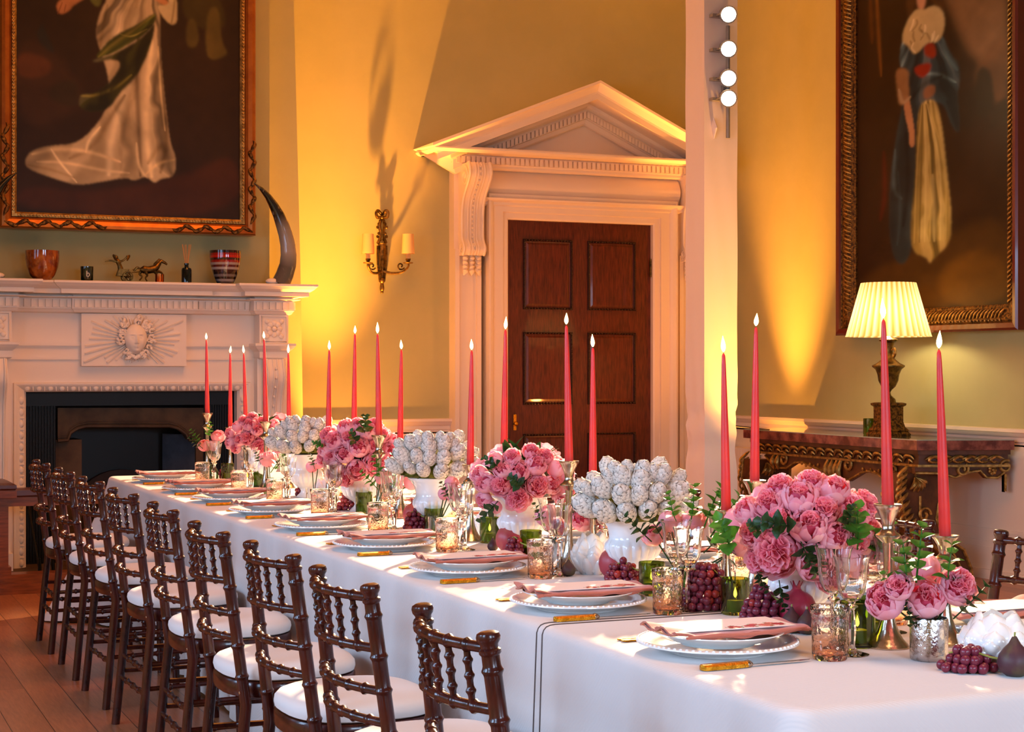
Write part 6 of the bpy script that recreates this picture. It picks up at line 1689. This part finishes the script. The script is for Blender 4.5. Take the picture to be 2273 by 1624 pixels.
# small posies in low vases
def posy(x, y, heads, vase, name, sprigs, seed):
    """heads: (px, py, r_px, kind)  sprigs: (px, py, lean, scale, dark)"""
    r = random.Random(seed); P_ = pxm(x, y); zt = {'mercury': .083, 'bottle': .075, 'cup': .075}[vase]
    base = Vector((x, y, TZ)); px0 = 1136.5+FPX*((x*cs_-y*sn_)/(x*sn_+y*cs_)); py0 = 820+(HC-TZ-zt)*P_
    if vase == 'mercury':
        v = MB().lathe([(.0, 0), (.034, 0), (.036, .003), (.037, .012), (.0375, .08), (.0365, .083), (.035, .083), (.034, .014), (.0, .012)], 40, mod=lambda a, z: 1+.02*math.cos(14*a)*(z < .02), cap0=False, cap1=False).build('posy_vase', M_merc)
    elif vase == 'bottle':
        v = MB().lathe([(.0, 0), (.03, 0), (.033, .006), (.034, .035), (.024, .055), (.016, .062), (.017, .075), (.015, .075), (.014, .064), (.03, .03), (.0, .006)], 32, cap0=False, cap1=False).build('posy_vase', M_greend)
    else:
        v = MB().lathe([(.0, 0), (.03, 0), (.032, .005), (.035, .075), (.033, .075), (.03, .01), (.0, .008)], 32, cap0=False, cap1=False).build('posy_vase', M_glass)
    v.location = base
    tagp(v, {'mercury': 'silvery ribbed glass vase', 'bottle': 'small green glass vase', 'cup': 'small clear glass vase'}[vase]+' under the %s' % name, 'vase')
    word = {'full': 'wide open peony', 'open': 'open pink peony', 'cup': 'cupped pink peony', 'bud': 'closed peony bud'}
    hs = sorted(heads, key=lambda q: q[0])
    for i, (px, py, rp, kind) in enumerate(hs):
        X, Zz = (px-px0)/P_, -(py-py0)/P_
        dep = .035 if i % 2 else .01
        if len(q_ := (px, py, rp, kind)) and py < py0-75*P_/1130: dep = -.04
        d = (RV*X*7+UV*(Zz*6+.35)-FV*(.9 if dep > 0 else .0)).normalized()
        p = base+UV*(zt+Zz)+RV*X-FV*dep
        o = bpy.data.objects.new('peony', r.choice(PM[kind])); COL.objects.link(o); o.location = p; o.scale = (rp/P_,)*3
        o.rotation_euler = (d.to_track_quat('Z', 'Y').to_matrix() @ Matrix.Rotation(r.uniform(0, 6.28), 3, 'Z')).to_euler()
        tagp(o, '%s, %s from the left in the %s' % (word[kind], NTH[i], name), 'flower', 'peonies in the small posies')
        st = MB().tube([tuple(p-o.location), tuple((base+UV*(zt*.6))-o.location)], .002, 5)
        sc_ = P_/rp
        stm = MB().tube([(0, 0, 0), (0, 0, -.9)], .05, 5)
        sb = st.build('stem', M_leafd, o); sb.matrix_parent_inverse = Matrix.Identity(4)
        sb.matrix_basis = (Matrix.Translation(p) @ o.rotation_euler.to_matrix().to_4x4() @ Matrix.Diagonal((rp/P_,)*3+(1,))).inverted() @ Matrix.Translation(p)
    for i, (px, py, ax, sc_, dark) in enumerate(sprigs):
        X, Zz = (px-px0)/P_, -(py-py0)/P_
        d = (RV*ax+UV*1.0-FV*.15)
        p = base+UV*(zt+Zz)+RV*X-FV*.02
        sprig(p.x, p.y, p.z, d, sc_, 'green mint sprig, %s from the left in the %s' % (NTH[sorted(range(len(sprigs)), key=lambda q_: sprigs[q_][0]).index(i)], name), dark, i)
posy(2.045, 2.69, [(1962, 1330, 44, 'cup'), (2052, 1325, 47, 'cup'), (2066, 1264, 34, 'bud'), (2124, 1298, 44, 'full'), (1985, 1295, 32, 'open')], 'mercury', 'nearest posy',
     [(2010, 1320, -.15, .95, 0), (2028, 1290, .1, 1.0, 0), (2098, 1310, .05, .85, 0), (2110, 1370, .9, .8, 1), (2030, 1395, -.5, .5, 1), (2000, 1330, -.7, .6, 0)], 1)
posy(2.03, 3.66, [(1490, 1160, 26, 'bud'), (1545, 1158, 30, 'cup'), (1452, 1190, 26, 'open'), (1640, 1210, 22, 'bud')], 'bottle', 'second-nearest posy',
     [(1530, 1165, .1, .9, 0), (1560, 1170, .4, 1.0, 0), (1470, 1195, -.6, .7, 1), (1560, 1225, .9, .9, 1), (1500, 1160, -.3, .7, 0), (1600, 1215, .2, .8, 1), (1575, 1190, .7, 1.1, 0), (1590, 1175, .1, .9, 0), (1585, 1250, 1.2, 1.0, 1), (1445, 1200, -1.0, .8, 1)], 2)
posy(2.0, 4.37, [(1213, 1146, 25, 'cup'), (1238, 1165, 20, 'open')], 'cup', 'third-nearest posy', [(1205, 1165, -.4, .6, 1)], 3)
posy(2.22, 4.50, [(1292, 1150, 27, 'cup'), (1325, 1160, 24, 'cup'), (1282, 1125, 22, 'open')], 'cup', 'posy behind the third-nearest', [(1290, 1120, .3, .8, 0), (1275, 1150, -.3, .7, 0)], 4)
posy(1.98, 5.25, [(985, 1097, 15, 'bud'), (1008, 1096, 22, 'cup'), (1002, 1074, 17, 'bud')], 'cup', 'fourth-nearest posy', [(1000, 1110, -.5, .6, 1), (1015, 1115, .4, .6, 1)], 5)
posy(1.99, 5.95, [(862, 1058, 22, 'cup'), (845, 1062, 15, 'open'), (912, 1072, 18, 'cup')], 'bottle', 'fifth-nearest posy', [(850, 1070, -.3, .9, 0), (862, 1060, .2, .8, 0), (840, 1085, -.9, .8, 0), (870, 1095, .3, .8, 0)], 6)
posy(1.99, 6.75, [(690, 1036, 14, 'bud'), (705, 1028, 14, 'cup')], 'cup', 'sixth-nearest posy', [(700, 1040, -.3, .6, 1)], 7)
posy(1.99, 7.45, [(593, 1018, 20, 'cup')], 'bottle', 'seventh-nearest posy', [(602, 1048, .7, .9, 0), (580, 1030, -.4, .6, 1), (612, 1040, .9, .9, 1)], 8)
posy(1.99, 8.62, [(450, 988, 15, 'cup'), (482, 968, 16, 'open'), (470, 990, 14, 'cup')], 'bottle', 'farthest posy', [(448, 985, -.7, .8, 0), (462, 975, .2, .8, 0), (452, 995, -1.2, .8, 1)], 9)
# sprigs tucked into the urn bouquets
def tuck(c, x, y, items, name):
    P_ = pxm(x, y-.1); px0 = 1136.5+FPX*((x*cs_-y*sn_)/(x*sn_+y*cs_)); py0 = 820+(HC-c.z)*P_
    for i, (px, py, ax, az, sc_, dark) in enumerate(items):
        X, Zz = (px-px0)/P_, -(py-py0)/P_; p = c+RV*X+UV*Zz-FV*.15*math.sqrt(max(.1, 1-(X/.19)**2-(Zz/.17)**2))
        sprig(p.x, p.y, p.z, RV*ax+UV*az-FV*.6, sc_, 'dark mint sprig tucked in the %s, %s of its sprigs' % (name, NTH[i]), dark, i)
tuck(c1, UX, UY[0], [(1740, 1165, -.9, .2, .9, 1), (1880, 1215, -.1, 1, 1.0, 0), (1925, 1240, .2, .9, .9, 0), (1750, 1190, .3, -.8, .8, 1), (1612, 1225, -.3, .6, 1.0, 0), (1855, 1165, 0, .6, .6, 1), (1670, 1180, -.5, .4, .5, 1), (1785, 1200, 0, -1, .6, 1), (1710, 1285, .1, -1, .6, 1), (1660, 1260, .4, -1, .5, 1)], 'nearest peony bouquet')
tuck(c2, UX, UY[2], [(1105, 1110, -.6, -.6, .8, 1), (1160, 1080, -.4, .4, .7, 1), (1255, 1095, .6, -.4, .8, 0), (1110, 1035, -.8, .5, .6, 1)], 'second peony bouquet')
tuck(c3, UX, UY[4], [(815, 965, .1, .7, .9, 1), (800, 985, -.2, .6, .7, 1), (725, 990, -.6, .3, .5, 0)], 'third peony bouquet')

# ------------------------------------------------------------------ fruit, votives and porcelain artichokes
ico = MB().ball((0, 0, 0), 1, (1, 1, 1.08), 14, 10)
GM = [MB().ball((0, 0, 0), 1, (1, 1, 1.08), 14, 10).mesh('grape', M_grape), MB().ball((0, 0, 0), 1, (1, 1, 1.08), 14, 10).mesh('grape', M_graper)]
def grapes(px, py, wpx, hpx, label, bright=.1, seed=0, rg=.0094, x=None):
    X, Y = tpt(px, py); P_ = pxm(X, Y); W_, H_ = wpx/P_/2, hpx/P_; D_ = min(.045, W_*.8)
    t = thing('grape_bunch', label, 'grapes', (X, Y, TZ), 0, 'red grapes along the table'); r = random.Random(seed); pts = []
    k = 0; z = rg*1.05
    while z < H_:
        s_ = math.sqrt(max(.03, 1-(z/H_)**2)) if H_ > .05 else 1-.6*z/H_; A_, B_ = max(rg*.6, (W_-rg)*s_), max(rg*.4, D_*s_)
        ny = int(B_/rg/.95)+1; nx = int(A_/rg/.95)+1
        for i in range(-nx, nx+1):
            for j in range(-ny, ny+1):
                a = (i+.5*(j % 2)+.3*(k % 2))*rg*1.95; b = j*rg*1.7+.5*rg*(k % 2)
                q = (a/(A_+1e-6))**2+(b/(B_+1e-6))**2
                if q < 1.0 and (q > .35 or z > H_-2.4*rg or H_ < .075): pts.append((a, b, z))
        z += rg*1.62; k += 1
    r.shuffle(pts); pts = sorted(pts, key=lambda p: p[1])[:96]
    for a, b, z in pts:
        v = RV*a+FV*b; j = rg*.12
        obj_from(GM[1 if r.random() < bright else 0], 'grape', t, (v.x+r.uniform(-j, j), v.y+r.uniform(-j, j), max(rg*1.08, z+r.uniform(-j, j))), (r.uniform(0, .5), r.uniform(0, .5), 0), (rg*r.uniform(.9, 1.08),)*3)
    v = RV*W_
    MB().tube([tuple(-v*.5+UV*(H_*.8)), tuple(UV*(H_*.95)), tuple(v*.5+UV*(H_*.7)-FV*.02), tuple(v*1.0+UV*(H_*.6)-FV*.04)], [.0015, .002, .002, .0025], 6).build('stem', M_stem, t)
grapes(2148, 1490, 168, 52, 'small bunch of dark red grapes at the front right beside the white porcelain artichoke', .05, 1)
grapes(1692, 1392, 122, 92, 'bunch of dark red grapes behind the nearest left place setting', .05, 2)
grapes(1568, 1352, 118, 108, 'tall pile of dark red grapes behind the pair of wine glasses second from the camera', .12, 3)
grapes(1384, 1305, 104, 62, 'bunch of dark red grapes in front of the pomegranate at the nearest artichoke display', .08, 4)
grapes(1142, 1240, 62, 52, 'bunch of grapes beside the pomegranate under the second peony bouquet', .1, 5)
grapes(922, 1176, 60, 46, 'bunch of grapes under the pomegranate at the middle artichoke display', .3, 6)
grapes(790, 1132, 92, 50, 'bright red bunch of grapes under the third peony bouquet', .65, 7)
grapes(682, 1100, 60, 58, 'red bunch of grapes under the farthest artichoke display', .5, 8)
grapes(498, 1062, 32, 26, 'small bunch of grapes at the far end of the table', .3, 9)
grapes(2165, 1432, 60, 46, 'bright red bunch of grapes behind the silvery vase', .7, 10)
def pomegranate(px, py, r_, label, m, seed=0):
    X, Y = tpt(px, py); t = thing('pomegranate', label, 'pomegranate', (X, Y, TZ), seed, 'pomegranates along the table')
    MB().lathe([(.0, 0), (.012, .0005), (.026, .008), (.037, .022), (.0415, .04), (.040, .055), (.033, .070), (.022, .079), (.012, .083), (.0085, .088), (.009, .094)], 28, mod=lambda a, z: (1+.02*math.cos(6*a))*r_/.042, cap0=False).build('fruit', m, t)
    cr = MB()
    for i in range(6):
        a = i*math.pi/3; c, s_ = math.cos(a), math.sin(a)
        cr.loft([[(c*.0085-s_*w_, s_*.0085+c*w_, .091), (c*.0085+s_*w_, s_*.0085-c*w_, .091), (c*.007, s_*.007, .091)] for w_ in (.0045,)] + [[(c*.014-s_*.0015, s_*.014+c*.0015, .104), (c*.014+s_*.0015, s_*.014-c*.0015, .104), (c*.012, s_*.012, .103)]])
    cr.build('crown', m, t)
pomegranate(1768, 1394, .044, 'deep red pomegranate behind the nearest left place setting', M_pomr, .5)
pomegranate(1362, 1284, .042, 'pink pomegranate with grapes in front at the nearest artichoke display', M_pom, 1)
pomegranate(1130, 1226, .043, 'pink pomegranate under the second peony bouquet', M_pom, 2)
pomegranate(918, 1168, .040, 'orange red pomegranate at the middle artichoke display', M_pom, 3)
def fig(px, py, r_, label, tilt=0):
    X, Y = tpt(px, py); t = thing('fig', label, 'fig', (X, Y, TZ+.0), tilt, 'figs on the table'); k = r_/.022
    MB().lathe([(.0, 0), (.012*k, .001), (.020*k, .007*k), (.0245*k, .018*k), (.0225*k, .029*k), (.016*k, .038*k), (.0085*k, .046*k), (.003*k, .056*k), (.0, .057*k)], 24, mod=lambda a, z: 1+.03*math.cos(9*a), cap0=False, cap1=False).build('fruit', M_fig, t)
    MB().tube([(0, 0, .055*k), (.001, 0, .062*k)], .0018, 6).build('stalk', M_stem, t)
fig(1757, 1404, .022, 'dark purple fig in front of the deep red pomegranate')
fig(1791, 1407, .021, 'dark purple fig partly behind the nearest pink tumbler')
fig(2252, 1500, .029, 'greenish purple fig at the right edge beside the porcelain artichoke')
fig(1094, 1222, .016, 'small dark fig beside the lit green votive under the second bouquet')
fig(1262, 1278, .018, 'dark fig behind the third pair of wine glasses')
def votive(px, py, label, lit, h=.083, r_=.0335, lx=0):
    wh_ = label.split('votive ')[1]
    X, Y = tpt(px, py); k = r_/.0335
    t = thing('votive_holder', label, 'candle holder', (X, Y, TZ), 0, 'green glass votives along the table')
    MB().lathe([(.0, 0), (.031*k, 0), (.0335*k, .003), (.0335*k, h), (.0325*k, h+.001), (.031*k, h), (.0305*k, .008), (.0, .007)], 40, cap0=False, cap1=False).build('glass', M_green, t)
    c = thing('tealight_candle', ('lit ' if lit else 'unlit ')+'yellow tealight in the votive '+wh_, 'candle', (X, Y, TZ+.0085), 0, 'tealights in the votives')
    MB().lathe([(.0, 0), (.0195, 0), (.0195, .026), (.017, .027), (.0, .0255)], 24, cap0=False, cap1=False).build('wax', M_tea, c)
    obj_from(wick_me, 'wick', c, (0, 0, .029))
    if lit:
        obj_from(flame_me, 'flame', c, (0, 0, .033), (0, 0, 0), (.7, .7, .55))
        lg_ = bpy.data.lights.new('tealight_glow', 'POINT'); lg_.energy = .22; lg_.color = (1, .72, .3); lg_.shadow_soft_size = 0.0
        lo_ = bpy.data.objects.new('tealight_glow', lg_); COL.objects.link(lo_); lo_.location = (X, Y, TZ+.0085+.062)
votive(1632, 1362, 'green glass votive between the two grape bunches nearest the camera', True)
votive(1903, 1434, 'dark green glass votive behind the nearest wine glass', True, .092, .036)
votive(1930, 1412, 'green glass votive half hidden behind the nearest tall candlestick', True)
votive(1447, 1320, 'green glass votive behind the second tumbler under the nearest artichoke display', True)
votive(1178, 1238, 'dark green votive behind the third tumbler', False)
votive(1087, 1204, 'green glass votive left of the second pomegranate', True)
votive(963, 1180, 'dark green votive right of the grapes at the middle artichoke display', False)
votive(808, 1138, 'green votive in front of the bright red grapes', False)
votive(735, 1112, 'green votive beside the white porcelain artichoke under the third peony bouquet', False)
votive(572, 1080, 'green votive left of the farthest artichoke display', False)
votive(505, 1064, 'green votive near the far end of the table', False)
def porcelain(px, py, r_, h, label, seed=0):
    X, Y = tpt(px, py); t = thing('porcelain_artichoke', label, 'candle holder', (X, Y, TZ), seed, 'white porcelain artichokes on the table')
    MB().lathe([(.0, .0), (.5, 0), (.74, .08), (.86, .3), (.80, .55), (.6, .72), (.45, .74), (.4, .6), (.0, .5)], 24, cap0=False, cap1=False)
    core = MB().lathe([(.0, 0), (.55*r_, 0), (.78*r_, .10*h), (.86*r_, .35*h), (.74*r_, .62*h), (.52*r_, .80*h), (.42*r_, .80*h), (.38*r_, .55*h), (.0, .5*h)], 28, cap0=False, cap1=False)
    core.build('bowl', M_china, t)
    pet = MB()
    for row in range(5):
        n_ = (9, 9, 8, 7, 5)[row]; z0 = (.0, .14, .30, .47, .62)[row]*h; zl = (.42, .42, .42, .40, .38)[row]*h
        for i in range(n_):
            a = 2*math.pi*(i+.5*(row % 2))/n_; vs, fs = [], []
            for p_ in range(6):
                v = p_/5; z = z0+zl*v
                zz = min(z/h, 1.0); rr = r_*(.62+.50*math.sin(math.pi*min(.96, zz*.85+.12)))*(1-.36*max(0, zz-.55)/.45)
                rr = rr*(.80+.05*v+.07*math.sin(math.pi*v))+r_*(.05+.17*v**2.2)
                for q in range(5):
                    s_ = q/2-1; w_ = (math.pi/n_)*1.18*math.sin(math.pi*(.25+.66*v))**.6*(1 if p_ < 5 else .3)
                    an = a+s_*w_; rq = rr*(1-.16*s_*s_)
                    vs.append((rq*math.cos(an), rq*math.sin(an), z)); 
            M0 = len(vs); vs += [(x*.93, y*.93, z) for x, y, z in vs[:M0]]
            for p_ in range(5):
                for q in range(4):
                    k = p_*5+q; fs.append((k, k+1, k+6, k+5)); fs.append((M0+k, M0+k+5, M0+k+6, M0+k+1))
            for p_ in range(5): fs += [(p_*5, p_*5+5, M0+p_*5+5, M0+p_*5), (p_*5+4, M0+p_*5+4, M0+p_*5+9, p_*5+9)]
            fs.append((25, 26, 27, 28, 29, M0+29, M0+28, M0+27, M0+26, M0+25))
            pet.add(vs, fs)
    pet.build('leaf_scales', M_china, t, True, 60)
porcelain(2216, 1478, .068, .105, 'white porcelain artichoke ornament at the right edge, nearest the camera')
porcelain(1318, 1272, .058, .115, 'white porcelain artichoke ornament left of the nearest artichoke display', .4)
porcelain(1092, 1190, .055, .105, 'white porcelain artichoke ornament behind the votive left of the second bouquet', .2)
porcelain(722, 1118, .055, .11, 'white porcelain artichoke ornament under the third peony bouquet', .7)
